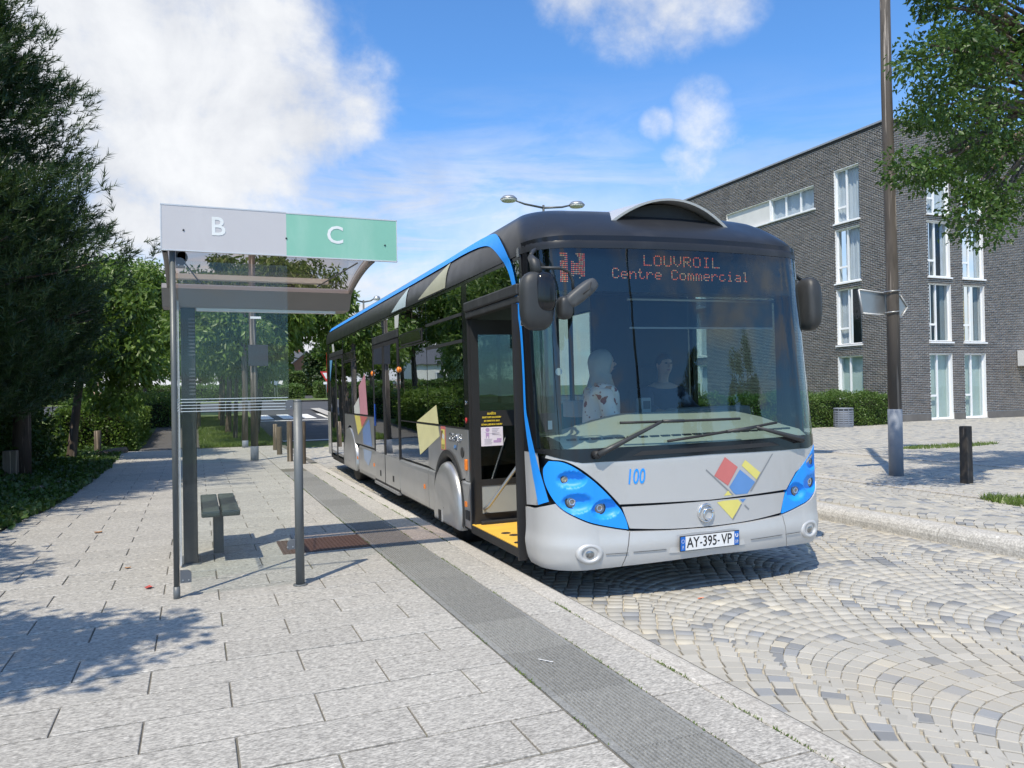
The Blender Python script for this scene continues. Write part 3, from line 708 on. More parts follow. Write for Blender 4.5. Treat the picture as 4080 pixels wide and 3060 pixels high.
def bush(name, label, c, r, n, L, W, mat, seed, cat='bush', group=None, hollow=.45, flat=1.):
    """rounded bush: leaf clumps over stems"""
    global rng
    keep = rng; rng = np.random.default_rng(seed); random.seed(seed)
    root = empty(name, (c[0], c[1], 0.), 0., label, cat, group); r = np.array(r, float)
    d = unit(rng.normal(0, 1, (n, 3))); d[:, 2] = np.abs(d[:, 2])*1.0-.18; rr = rng.uniform(hollow, 1, n)**.6
    P = d*rr[:, None]*r+np.array([0, 0, c[2]]); P[:, 2] = np.maximum(P[:, 2], .06); V, F = clump_leaves(P, np.full(n, .22)*rng.uniform(.7, 1.4, n), 46, L, W, .2)
    np_mesh('crown', V, F, mat, root)
    sb = MB()
    for i in range(9): limb(sb, (random.uniform(-.25, .25), random.uniform(-.25, .25), 0.), P[random.randrange(n)]*.9, .022, .006)
    sb.build('stems', bark_m, root); rng = keep; return root
bush('bush', 'dense dark bush behind the pine, left of the bright hedge', (-4.15, 18.0, .3), (1.6, 1.7, 2.5), 330, .10, .035, leaf_d, 21)
bush('bush', 'dark bush under the pine behind the split wooden post', (-4.4, 16.3, .3), (1.65, 1.9, 2.3), 330, .10, .035, leaf_d, 22)
bush('bush', 'dark bush at the far end of the shaded bed', (-4.9, 20.6, .3), (1.4, 1.4, 1.9), 240, .10, .035, leaf_d, 23)
def hedge(name, label, x0, x1, y0, y1, h, n, mat, L=.05, W=.018, cat='hedge', zf=None, rough=.05, seed=31, group=None, tops=0.):
    """clipped hedge: leaf shell over a dark twiggy core"""
    global rng
    keep = rng; rng = np.random.default_rng(seed)
    zf = zf or T; root = empty(name, (.5*(x0+x1), .5*(y0+y1), zf(.5*(y0+y1))), 0., label, cat, group); ox, oy, oz = root.location
    A = [(x1-x0)*h, (x1-x0)*h, (y1-y0)*h, (y1-y0)*h, (x1-x0)*(y1-y0)]; A = np.array(A)/sum(A)
    s = rng.choice(5, n, p=A); u = rng.uniform(0, 1, n); v = rng.uniform(0, 1, n)
    X = np.where(s < 2, x0+u*(x1-x0), np.where(s == 2, x0, np.where(s == 3, x1, x0+u*(x1-x0))))
    Y = np.where(s == 0, y0, np.where(s == 1, y1, np.where(s < 4, y0+u*(y1-y0), y0+v*(y1-y0))))
    Z = np.where(s < 4, v*h, h)
    Nn = np.array([(0, -1, 0), (0, 1, 0), (-1, 0, 0), (1, 0, 0), (0, 0, 1)])[s]
    wav = .06*np.sin(X*2.1+Y*1.3)+.05*np.sin(X*4.7-Y*3.1+Z*5)
    P = np.c_[X-ox, Y-oy, Z+np.array([zf(q) for q in Y])-oz]+Nn*(wav+rng.normal(-.03, rough, n))[:, None]
    if tops: P[:, 2] += np.where(s == 4, np.abs(rng.normal(0, tops, n)), 0)
    D = unit(Nn*.8+rng.normal(0, .7, (n, 3))+np.array([0, 0, .15])); l = L*rng.uniform(.6, 1.3, n)
    V, F = leaf_arrays(P, D, l, W*l/L); np_mesh('leaves', V, F, mat, root)
    cb = MB(); q = .12
    nx = max(2, int((x1-x0)/.5)); ny = max(2, int((y1-y0)/.5))
    cb.grid([[(x0+q+(x1-x0-2*q)*i/nx-ox, y0+q+(y1-y0-2*q)*j/ny-oy, zf(y0+(y1-y0)*j/ny)-oz+h-q-random.uniform(0, .08)) for i in range(nx+1)] for j in range(ny+1)], smooth=False)
    for (a, b) in (((x0+q, y0+q), (x1-q, y0+q)), ((x1-q, y0+q), (x1-q, y1-q)), ((x1-q, y1-q), (x0+q, y1-q)), ((x0+q, y1-q), (x0+q, y0+q))):
        cb.grid([[(a[0]+(b[0]-a[0])*t-ox, a[1]+(b[1]-a[1])*t-oy, z) for t in np.linspace(0, 1, 6)] for z in (zf(a[1])-oz-.05, zf(a[1])-oz+h-q)], smooth=False)
    cb.build('twigs', twig_m, root); rng = keep; return root
twig_m = plain('hedge_twigs', (.022, .026, .012), .95, var=.3, scale=20.)
flat0 = lambda y: 0.
hedge('hedge', 'bright low hedge between the bed and the asphalt path', -3.4, -1.72, 23.3, 31., 1.12, 38000, leaf_a, .075, .028, zf=flat0, rough=.11, seed=32, tops=.08)
hedge('hedge', 'shorter dark hedge at the far end of the path', -2.6, -.85, 33., 39., 1.0, 12000, leaf_c, .08, .03, rough=.10, seed=33)
# hedges across the side road
hedge('hedge', 'long clipped hedge across the side road behind the tree row', -26., 7.2, 57., 58.6, 1.0, 60000, leaf_c, .10, .035, rough=.05, seed=34)
hedge('hedge', 'clipped hedge right of the upper road, beside the yield sign', 8.6, 26., 59.5, 61.2, 1.15, 36000, leaf_c, .10, .035, rough=.05, seed=35)
hedge('hedge', 'high hedge on the bank left of the upper road', 3.4, 6.0, 64., 68., 1.5, 12000, leaf_c, .11, .04, rough=.06, seed=36)
hedge('hedge', 'high hedge in front of the red brick house', 7.6, 16.5, 71., 73., 2.1, 24000, leaf_c, .12, .045, rough=.08, seed=37)
hedge('hedge', 'dense green hedge below the windows of the dark brick building', 15.2, 23.1, 19.85, 21.1, 1.02, 46000, leaf_c, .052, .02, zf=flat0, rough=.05, seed=38, tops=.05)
# --- trees along the verge and path
VT = [(1.30, 23.4, .085), (1.15, 25.6, .07), (1.05, 28.4, .10), (.95, 31.5, .09), (1.0, 35.2, .10)]
VL = ['nearest slim tree of the verge row behind the wooden poles', 'slender second tree of the verge row', 'third verge tree with a crooked trunk', 'fourth verge tree back from the poles', 'farthest tree of the verge row near the crossing']
for i, (x, y, r) in enumerate(VT):
    broadleaf('verge_tree', VL[i], (x, y, T(y)), 6, (x+.15+.25*(i % 2), y, T(y)+3.75), (1.85, 1.9, 1.75), 74, 190, .18, .042, leaf_a, r, droop=1.0, seed=40+i, clump_r=.50, group='trees in the verge row', lean=(.05*(-1)**i, 0), mask=lambda P: (P[:, 0] < 3.0))
broadleaf('street_tree', 'spreading tree whose branches reach over the road behind the bus', (1.9, 27.4, T(27)), 6.5, (3.1, 27.2, 4.6), (2.2, 2.2, 1.35), 84, 200, .18, .042, leaf_a, .10, droop=1.0, seed=47, clump_r=.5)
PT = [(-2.6, 31.2, 'nearest tree of the path row behind the bright hedge'), (-2.9, 35.2, 'second tree of the path row, with a low crown'), (-2.2, 40., 'third tree of the path row beside the dark hedge'), (-5.5, 30., 'tree set back from the path behind the hedge')]
for i, (x, y, lab) in enumerate(PT):
    broadleaf('path_tree', lab, (x, y, T(y)), 6, (x+.2, y, T(y)+4.7), (2.1, 2.2, 1.75), 78, 190, .15, .038, leaf_a, .10, droop=.8, seed=60+i, clump_r=.55, group='trees along the path')
FT = [(-14, 62, 7.5, leaf_a, 'broad far tree left of the path trees'), (-7.5, 66, 8, leaf_b, 'round far tree beyond the long hedge at left'), (-1.5, 70, 8, leaf_a, 'far tree above the long hedge behind the shelter'), (3.0, 63.0, 3.6, leaf_c, 'low garden tree behind the long hedge'),
      (10.0, 67, 4.4, leaf_far, 'dark evergreen tree right of the brick house'), (12.0, 64.5, 6.6, leaf_a, 'tall bright tree behind the yield sign'), (20.5, 68, 9, leaf_a, 'large far tree behind the rear of the bus'), (27, 72, 10, leaf_b, 'large far tree hidden mostly by the bus'), (-22, 70, 9, leaf_b, 'large far tree at the left behind the pine'), (0.5, 92, 9, leaf_a, 'distant tree beyond the garages')]
for i, (x, y, h, m, lab) in enumerate(FT):
    broadleaf('far_tree', lab, (x, y, T(y)), h, (x, y, T(y)+h*.58), (h*.33, h*.33, h*.42), 90, 120, .26, .085, m, .14, droop=.4, seed=80+i, clump_r=h*.105, group='trees beyond the side road')
# --- tree whose crown hangs into the upper right
ex = [(7.36, 6.2, 3.84), (7.55, 6.2, 3.80), (7.8, 6.15, 3.82), (7.35, 6.0, 4.95), (7.55, 6.0, 5.15), (7.85, 6.1, 4.55), (8.1, 6.1, 4.45), (8.3, 6.1, 3.62), (8.1, 6.05, 3.42), (8.5, 6.2, 3.25), (8.8, 6.3, 3.3), (8.2, 6.0, 5.3), (7.6, 6.0, 5.6), (8.6, 6.2, 4.1), (8.9, 6.2, 3.75), (8.0, 6.2, 4.85), (8.7, 6.1, 4.9), (9.2, 6.2, 4.3), (8.3, 6.15, 5.0), (8.55, 6.2, 5.4), (8.85, 6.2, 5.2), (8.4, 6.2, 4.4), (9.0, 6.3, 4.6), (8.9, 6.25, 5.7), (8.2, 6.1, 5.75), (9.1, 6.3, 3.5), (7.45, 6.0, 5.85), (7.8, 6.05, 5.95), (8.15, 6.1, 6.1), (8.5, 6.1, 5.95), (8.8, 6.2, 6.1)]
broadleaf('overhanging_tree', 'leafy tree whose branches hang into the upper right corner', (12.9, 7.0, 0), 8, (11.2, 6.9, 5.6), (2.0, 1.9, 1.75), 100, 290, .068, .019, leaf_b, .16, droop=.35, seed=71, clump_r=.33, extra=ex, nlimb=24)
# trees and lamp behind the viewer, seen mirrored in the windscreen
broadleaf('square_tree', 'tree on the square behind the viewer, mirrored in the windscreen', (14.5, -13.5, 0), 7, (14.5, -13.5, 3.6), (1.7, 1.7, 2.4), 75, 200, .13, .04, leaf_far, .14, droop=.4, seed=72, clump_r=.5)
broadleaf('square_tree', 'bushy tree farther behind the viewer on the square', (24., -14., 0), 9, (24., -14., 4.6), (2.6, 2.6, 2.8), 90, 180, .15, .05, leaf_far, .16, droop=.4, seed=73, clump_r=.6)
# ---------------------------------------------------------------- dark brick building
BX, BY, BH = 24.4, 21.2, 11.45
pvc_m = plain('white_window_frame', (.80, .81, .82), .4, var=.03)
winglass_m = glass('window_glass', (.90, .93, .935), .55, .0, 1.45)
curtain_m = plain('net_curtain', (.58, .60, .65), .9, var=.10, scale=3.)
curtain_d = plain('grey_curtain', (.22, .24, .26), .9, var=.15, scale=3.)
curtain_y = plain('yellow_curtain', (.42, .30, .10), .9, var=.15, scale=3.)
blind_m = plain('pale_green_blind', (.48, .56, .53), .8, var=.06, scale=2.)
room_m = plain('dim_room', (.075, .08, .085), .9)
stone_m = plain('pale_concrete', (.42, .41, .39), .85, var=.12, scale=3., bump=.3)
plinth_m = plain('dark_plinth', (.13, .125, .12), .85, var=.2, scale=4., dirt=((.2, .19, .18), .5, 2.))
render_m = plain('white_render', (.62, .62, .60), .85, var=.07, scale=2.)
cop_m = plain('grey_coping', (.36, .38, .41), .45, .5)
ROWS = [(.02, 2.58), (3.04, 5.33), (5.58, 7.76), (8.03, 10.2)]
bld = empty('brick_building', (BX, BY, 0), 0., 'four-storey dark brick apartment building with tall white windows', 'building')
bld_loc = Vector((BX, BY, 0))
def face_parts(fname, P, length, opens, plinth=.26):
    """P(u, z, d): world point at u along the face, height z, d metres behind the face"""
    us = sorted({0., length}|{o[0] for o in opens}|{o[1] for o in opens}); zs = sorted({0., BH}|{o[2] for o in opens}|{o[3] for o in opens})
    mb = MB()
    for a, b in zip(us[:-1], us[1:]):
        for c, d in zip(zs[:-1], zs[1:]):
            um, zm = .5*(a+b), .5*(c+d)
            if any(o[0] < um < o[1] and o[2] < zm < o[3] for o in opens): continue
            mb.add([P(a, c, .008)-bld_loc, P(b, c, .008)-bld_loc, P(b, d, .008)-bld_loc, P(a, d, .008)-bld_loc], [(0, 1, 2, 3)])
    for o in opens:     # reveals of brickwork round each opening
        for (a, b) in (((o[0], o[2]), (o[0], o[3])), ((o[1], o[2]), (o[1], o[3])), ((o[0], o[3]), (o[1], o[3])), ((o[0], o[2]), (o[1], o[2]))):
            mb.add([P(a[0], a[1], .008)-bld_loc, P(b[0], b[1], .008)-bld_loc, P(b[0], b[1], .35)-bld_loc, P(a[0], a[1], .35)-bld_loc], [(0, 1, 2, 3)])
    wall = mb.build('wall', mortar_m, bld, fix=False)
    ph, pl, j = .0682, .226, .0135; items = []
    for r in range(int(BH/ph)):
        z0 = r*ph+j*.5; z1 = (r+1)*ph-j*.5
        if z0 < plinth: continue
        cuts = [(o[0], o[1]) for o in opens if o[2] < .5*(z0+z1) < o[3]]
        segs = [(0., length)]
        for (a, b) in cuts: segs = [q for (s, e) in segs for q in ((s, min(e, a)), (max(s, b), e)) if q[1]-q[0] > .02]
        x = -(r % 2)*pl*.5+((r*7) % 3)*.004
        while x < length:
            for (s, e) in segs:
                a, b = max(x+j*.5, s), min(x+pl-j*.5, e)
                if b-a > .03: items.append((a, b, z0, z1))
            x += pl
    def order(it):
        p = P(.5*(it[0]+it[1]), .5*(it[2]+it[3]), 0); return seen(p.x, p.y, p.z)
    items.sort(key=order)
    def geo(it):
        a, b, z0, z1 = it; e = random.uniform(-.0025, .0035); m = .004
        return [P(u, z, d)-bld_loc for u, z, d in ((a, z0, .01), (b, z0, .01), (b, z1, .01), (a, z1, .01), (a+m, z0+m, -e-.004), (b-m, z0+m, -e-.004), (b-m, z1-m, -e-.004), (a+m, z1-m, -e-.004))]
    F = [(0, 1, 5, 4), (1, 2, 6, 5), (2, 3, 7, 6), (3, 0, 4, 7), (4, 5, 6, 7)]
    n1 = 150
    for it in items[:n1]: MB().add(geo(it), F).build('brick', brick_m, wall, fix=False)
    VV, FF = [], []
    for it in items[n1:]:
        o = len(VV); VV += [tuple(q) for q in geo(it)]; FF += [tuple(i+o for i in f) for f in F]
    tag(np_mesh('bricks', VV, FF, brick_m, wall), kind='stuff')
    return wall
PR = lambda u, z, d: Vector((BX+u, BY+d, z))          # face towards the square (-Y)
PL = lambda u, z, d: Vector((BX+d, BY+u, z))          # long face towards the bus (-X)
OR = [(1.95, 3.18, a, b) for a, b in ROWS]+[(3.86, 5.09, a, b) for a, b in ROWS]
OL = [(1.44, 2.70, a, b) for a, b in ROWS[:1]]+[(1.44, 2.70, a, b) for a, b in ROWS[1:]]+[(3.82, 9.6, 8.95, 9.93)]+[(11.4, 12.66, a, b) for a, b in ROWS]+[(15.4, 16.66, a, b) for a, b in ROWS]
face_parts('right', PR, 13., OR); face_parts('left', PL, 24., OL)
def boxP(mb, P, u0, u1, z0, z1, d0, d1, mi=0):
    q = [P(u, z, d)-bld_loc for d in (d0, d1) for (u, z) in ((u0, z0), (u1, z0), (u1, z1), (u0, z1))]
    mb.add(q, [(0, 1, 2, 3), (4, 7, 6, 5), (0, 4, 5, 1), (1, 5, 6, 2), (2, 6, 7, 3), (3, 7, 4, 0)], mi)
def window(P, o, style, curt):
    u0, u1, z0, z1 = o; f = .048; dd = (.13, .19); mb = MB()
    boxP(mb, P, u0+.012, u0+f, z0, z1, *dd); boxP(mb, P, u1-f, u1-.012, z0, z1, *dd); boxP(mb, P, u0+f, u1-f, z0, z0+f+.02, *dd); boxP(mb, P, u0+f, u1-f, z1-f, z1-.01, *dd)
    panes = []
    if style == 'tall':
        m = u0+.42*(u1-u0) if P is PR else u1-.42*(u1-u0)-.0; zt = z0+(z1-z0)*(.30 if z0 > 1 else .36); a, b = (u0, m) if P is PR else (m, u1)
        boxP(mb, P, m-.034, m+.034, z0+f+.02, z1-f, dd[0]-.012, dd[1]); boxP(mb, P, (a+f if P is PR else m+.045), (m-.045 if P is PR else b-f), zt-.04, zt+.04, *dd)
        panes = [(a+.04, b-.03, z0+.07, zt-.03), (a+.04, b-.03, zt+.03, z1-.05)]+([(m+.04, u1-.05, z0+.07, z1-.05)] if P is PR else [(u0+.05, m-.04, z0+.07, z1-.05)])
    else:
        n = 3; w = (u1-u0)/n
        for i in range(1, n): boxP(mb, P, u0+i*w-.04, u0+i*w+.04, z0+f+.02, z1-f, *dd)
        panes = [(u0+i*w+.04, u0+(i+1)*w-.04, z0+.07, z1-.05) for i in range(n)]
    w = mb.build('window', pvc_m, bld, fix=False)
    rv = MB()       # white reveal boards and sill
    boxP(rv, P, u0+.002, u0+.010, z0, z1, .012, .34); boxP(rv, P, u1-.010, u1-.002, z0, z1, .012, .34); boxP(rv, P, u0+.012, u1-.012, z1-.008, z1-.002, .012, .34); rv.build('reveal', pvc_m, w, fix=False)
    if z0 > 1: sl = MB(); boxP(sl, P, u0-.05, u1+.05, z0-.06, z0-.002, -.07, .13); sl.build('sill', pvc_m, w, fix=False)
    else: sl = MB(); boxP(sl, P, u0-.03, u1+.03, -.05, z0-.002, -.03, .30); sl.build('sill', stone_m, w, fix=False)
    for (a, b, c, d) in panes: pb = MB(); boxP(pb, P, a, b, c, d, .155, .163); pb.build('pane', winglass_m, w, fix=False)
    rb = MB(); boxP(rb, P, u0-.3, u1+.3, z0-.2, z1+.2, 1.2, 1.22); rb.build('room_backing', room_m, w, fix=False)  # dark backing sheet; the unlit room is put into its colour
    for (a, b, m, amp) in curt:
        n = 22; c0, c1 = u0+a*(u1-u0), u0+b*(u1-u0)
        G = [[P(c0+(c1-c0)*i/n, z, .30+amp*math.sin(i*1.9)+amp*.5*math.sin(i*.8))-bld_loc for i in range(n+1)] for z in (z0+.03, z1-.03)]
        MB().grid(G).build('curtain', m, w, fix=False)
for i, o in enumerate(OR):
    c = {0: [(0, 1, blind_m, .005)], 4: [(0, 1, blind_m, .005)], 1: [(.78, 1., curtain_d, .03)], 5: [(0, .32, curtain_y, .03), (.80, 1., curtain_d, .03)], 2: [(.40, .62, curtain_d, .03), (.86, 1., curtain_m, .03)], 6: [(0, .3, curtain_m, .03), (.88, 1., curtain_m, .02)], 3: [(0, .95, curtain_m, .03)], 7: [(.80, 1., curtain_m, .03)]}.get(i, [(0, 1, curtain_m, .03)])
    window(PR, o, 'tall', c)
for i, o in enumerate(OL):
    if o[1]-o[0] > 4: window(PL, (3.82, 6.52, 8.95, 9.93), 'wide', [(0, 1, curtain_m, .03)]); continue
    c = {0: [(0, 1, blind_m, .005)], 3: [(0, 1, curtain_m, .03)], 2: [(.15, .75, curtain_m, .04)], 1: [(.0, .22, curtain_d, .03), (.7, .95, curtain_m, .03)]}.get(i, [(0, .6, curtain_m, .03)])
    window(PL, o, 'tall', c)
mb = MB(); boxP(mb, PL, 6.56, 9.58, 8.952, 9.928, .10, .14); mb.build('render_panel', render_m, bld, fix=False)
mb = MB(); boxP(mb, PL, 6.49, 6.56, 8.952, 9.928, .02, .14); boxP(mb, PL, 3.72, 9.62, 8.88, 8.948, -.06, .12); mb.build('window_surround', pvc_m, bld, fix=False)
mb = MB(); boxP(mb, PR, -.07, 13., BH, BH+.07, -.07, .5); boxP(mb, PL, .5, 24.0, BH, BH+.07, -.07, .5); mb.build('coping', cop_m, bld, fix=False)
mb = MB(); boxP(mb, PR, .0, 13., BH-.10, BH-.002, -.012, -.004); boxP(mb, PL, .0, 24., BH-.10, BH-.002, -.012, -.004); mb.build('drip_edge', plain('black_edge', (.02, .02, .022), .6), bld, fix=False)
mb = MB(); mb.add([PL(.3, BH-.3, .3)-bld_loc, PL(24, BH-.3, .3)-bld_loc, PL(24, BH-.3, 12)-bld_loc, PL(.3, BH-.3, 12)-bld_loc], [(0, 1, 2, 3)]); mb.build('roof', cop_m, bld, fix=False)
mb = MB()
for (a, b) in ((0., 1.92), (3.21, 3.83), (5.12, 13.)): boxP(mb, PR, a-(.022 if a == 0 else 0), b, -.1, .262, -.022, .006)
for (a, b) in ((.0, 1.41), (2.73, 11.37), (12.69, 24.)): boxP(mb, PL, a+.006, b, -.1, .262, -.022, .006)
mb.build('plinth', plinth_m, bld, fix=False)
mb = MB(); boxP(mb, PR, 6.95, 13., 2.08, 2.72, -1.5, -.03); mb.build('canopy', render_m, bld, fix=False)

# ---------------------------------------------------------------- poles, bollards, lamps
def round_post(name, label, cat, x, y, r, h, mat, group=None, z=0., square=False, split=False, taper=.96):
    n = 4 if square else 12; mb = MB(); pts = []; 
    prof = [(r*1.02, -.1), (r, 0), (r*.98*taper**.5, h*.5), (r*taper, h-.01), (r*taper*.9, h)]
    mb.lathe(prof, n, smooth=not square)
    o = mb.build(name, mat, None, (x, y, z)); o.rotation_euler[2] = R(45) if square else random.uniform(0, 3)
    return tag(o, label, cat, group)
round_post('wooden_bollard', 'split square wooden post in the dark ivy at left edge', 'bollard', -2.87, 15.1, .145, .56, post_m, square=True)
round_post('wooden_bollard', 'dark wooden post in front of the bright low hedge', 'bollard', -2.31, 22.1, .085, .59, post_m)
SB = [(1.90, 20.6, .67, 'shorter wooden post at the end of the pavement, farthest of four'), (1.84, 18.96, .66, 'pale wooden post with bark, third from the bus stop pole'), (1.85, 16.87, .85, 'tall wooden post seen left of the grey metal shelter post'), (2.02, 16.1, .86, 'wooden post half hidden by the grey metal shelter post')]
for x, y, h, lab in SB: round_post('wooden_bollard', lab, 'bollard', x, y, .062, h, post_m, 'posts at the pavement end')
round_post('wooden_bollard', 'thin wooden post on the verge beside the asphalt path', 'bollard', .12, 31.5, .07, 1.0, post_m, z=T(31.5))
round_post('square_bollard', 'dark squared timber bollard on the cobbled square', 'bollard', 9.98, 7.5, .082, .80, woodmat('dark_timber', (.040, .036, .032), (.075, .066, .058)), square=True)
def log(x0, y0, x1, y1, r, lab):
    mb = MB(); mb.tube([(0, 0, .06), ((x1-x0)*.5, (y1-y0)*.5, .075), (x1-x0, y1-y0, .06)], [r, r*.95, r*.9], 9); tag(mb.build('timber_edging', post_m, None, (x0, y0, 0)), lab, 'edging')
log(-3.6, 14.6, -2.3, 14.3, .075, 'half-buried timber log beside the split square post'); log(-2.25, 12.9, -1.95, 14.1, .06, 'thin timber edging partly under the ivy'); log(-2.1, 20.6, -1.7, 22.2, .10, 'short thick log at the corner of the bed by the dark post')
def wood_pole(name, label, x, y, r0, r1, h, base_h, z=0., group=None, heads=False):
    root = empty(name, (x, y, z), 0., label, 'pole', group)
    mb = MB(); mb.tube([(0, 0, base_h-.05), (.01, 0, h*.35), (-.01, .01, h*.7), (0, 0, h)], [r0, r0+(r1-r0)*.35, r0+(r1-r0)*.7, r1], 14); mb.build('shaft', pole_m, root)
    mb = MB(); mb.lathe([(r0*1.06, -.05), (r0*1.06, base_h), (r0*1.0, base_h+.004)], 20); mb.build('painted_base', greypaint_m, root)
    if heads:
        for s in (-1, 1):
            mb = MB(); mb.tube([(0, 0, h-.15), (s*.5, 0, h-.02), (s*1.2, 0, h+.03)], [.035, .03, .025], 8); mb.build('arm', darkmetal_m, root)
            mb = MB(); mb.lathe([(.05, h+.12), (.20, h+.10), (.33, h+.02), (.33, h-.03), (.22, h-.07), (.02, h-.08)], 18, c=(s*1.45, 0, 0)); mb.build('lamp_head', darkmetal_m, root)
    return root
lampR = wood_pole('lamp_pole', 'tall weathered wooden lamp pole with grey base on the square', 9.95, 8.64, .098, .072, 8.6, 1.02, heads=True)
def arrow_sign():
    root = empty('direction_sign', (9.95, 8.76, 2.67), 0., 'grey back of an arrow-shaped direction sign strapped to the wooden pole', 'sign')
    pts = [(-.57, .19), (.30, .13), (.45, -.05), (.32, -.20), (-.50, -.17)]
    mb = MB(); mb.prism([(x, 0, z) for x, z in pts], (0, .02, 0)); mb.build('plate', galv_m, root)
    mb = MB()
    for (a, b) in zip(pts, pts[1:]+pts[:1]): mb.tube([(a[0], -.012, a[1]), (b[0], -.012, b[1])], .012, 6)
    mb.build('rim', alu_m, root)
    for z in (.17, -.15):
        mb = MB(); mb.tube([(.105*math.cos(t)-0., -.12+.105*math.sin(t), z+.01*math.cos(t)) for t in np.linspace(0, 2*math.pi, 25)], .010, 6, cap=False); mb.build('strap', galv_m, root)
arrow_sign()
wood_pole('wooden_pole', 'nearer of two wooden poles with grey bases behind the shelter', 1.18, 17.53, .08, .07, 4.6, .31)
wood_pole('wooden_pole', 'farther wooden pole with grey base at the edge of the grass', 1.25, 22.15, .078, .068, 4.4, .19)
def info_board():
    root = empty('info_board', (1.22, 17.40, 2.05), 0., 'dark grey board hung on the nearer wooden pole', 'sign')
    MB().box((-.15, -.005, 0.), (.26, .02, .46), bevel=.004).build('plate', plain('board_back', (.035, .04, .05), .5), root)
    MB().box((-.10, -.03, 1.02), (.12, -.012, 1.07)).build('label_plate', pvc_m, root)
info_board()
def street_lamp(name, label, x, y, z, h, span, head):
    root = empty(name, (x, y, z), 0., label, 'street lamp')
    mb = MB(); mb.tube([(0, 0, -.1), (0, 0, h*.5), (0, 0, h)], [.09, .07, .05], 10); mb.build('mast', darkmetal_m, root)
    for s in (-1, 1):
        mb = MB(); mb.tube([(0, 0, h-.12), (s*span*.55, 0, h-.02), (s*(span-head*.4), 0, h+.10)], [.05, .045, .035], 8); mb.build('arm', darkmetal_m, root)
        mb = MB(); mb.lathe([(.03, h+.28), (head*.35, h+.25), (head*.5, h+.14), (head*.5, h+.10)], 20, c=(s*span, 0, 0)); hd = mb.build('lamp_head', galv_m, root)
        mb = MB(); mb.lathe([(head*.49, h+.096), (head*.40, h+.03), (head*.05, h+.0)], 20, c=(s*span, 0, 0)); mb.build('diffuser', plain('lamp_diffuser', (.62, .64, .62), .35), hd)
street_lamp('street_lamp', 'double-headed grey street lamp rising behind the bus roof', 14.05, 30., T(30), 9.45-T(30), 1.62, .72)
street_lamp('street_lamp', 'small distant double-headed lamp left of the bus roof', 9.25, 45., T(45), 6.95-T(45), .80, .42)
street_lamp('street_lamp', 'slender lamp behind the viewer, mirrored in the windscreen', 5.9, -4.9, 0., 7.6, .9, .5)
def yield_sign():
    root = empty('yield_sign', (9.05, 58., T(58)), 0., 'red and white triangular yield sign above the far hedge', 'sign'); h = 1.78
    MB().tube([(0, 0, -.1), (0, 0, h+.1)], .035, 8).build('mast', galv_m, root)
    tri = lambda s, y, dz=0.: [(s*.5*math.cos(a), y, h+dz+s*.5*math.sin(a)) for a in (R(30), R(150), R(270))]
    MB().prism(tri(1.05, -.05), (0, .015, 0)).build('plate', plain('sign_red', (.55, .04, .035), .4), root)
    MB().prism(tri(.62, -.058), (0, .005, 0)).build('field', plain('sign_white', (.75, .75, .75), .4), root)
    MB().box((-.22, -.05, h-.70), (.22, -.03, h-.52)).build('name_plate', pvc_m, root)
yield_sign()
def round_sign():
    root = empty('round_sign', (5.2, 55.9, T(55.9)), 0., 'back of a round road sign on leaning poles by the hedge corner', 'sign')
    MB().lathe([(.30, 0), (.30, .02)], 24, M=Matrix.Translation((-.05, -.06, 1.42)) @ Matrix.Rotation(R(90), 4, 'X')).build('plate', galv_m, root)
    MB().tube([(0, 0, -.1), (-.12, 0, 2.7)], .035, 8).build('mast', galv_m, root); MB().tube([(.22, .05, -.1), (-.14, .05, 2.9)], .04, 8).build('brace', galv_m, root)
round_sign()
def litter_bin():
    root = empty('litter_bin', (20.15, 19.55, 0), 0., 'grey slatted litter bin in front of the hedge by the brick building', 'bin')
    MB().lathe([(.25, .04), (.26, .30), (.26, .58)], 20).build('liner', plain('bin_liner', (.10, .11, .13), .6), root)
    MB().lathe([(.31, .60), (.32, .64), (.29, .65), (.27, .60)], 28).build('rim', greypaint_m, root); MB().lathe([(.30, .0), (.30, .035)], 28).build('base', greypaint_m, root)
    s = None
    for k in range(7):
        for j in range(12):
            if s is None:
                mb = MB(); w = R(12)
                mb.grid([[(.305*math.cos(t), .305*math.sin(t), z) for t in np.linspace(-w, w, 5)] for z in (.0, .052)]); s = mb.build('slat', greypaint_m, root, (0, 0, .06)); o = s
            else: o = s.copy(); COL.objects.link(o)
            o.location = (0, 0, .06+k*.075); o.rotation_euler = (0, 0, R(30*j))
    for j in range(12): MB().box((.300, -.012, .03), (.312, .012, .60), M=Matrix.Rotation(R(30*j+15), 4, 'Z')).build('rib', greypaint_m, root)
litter_bin()
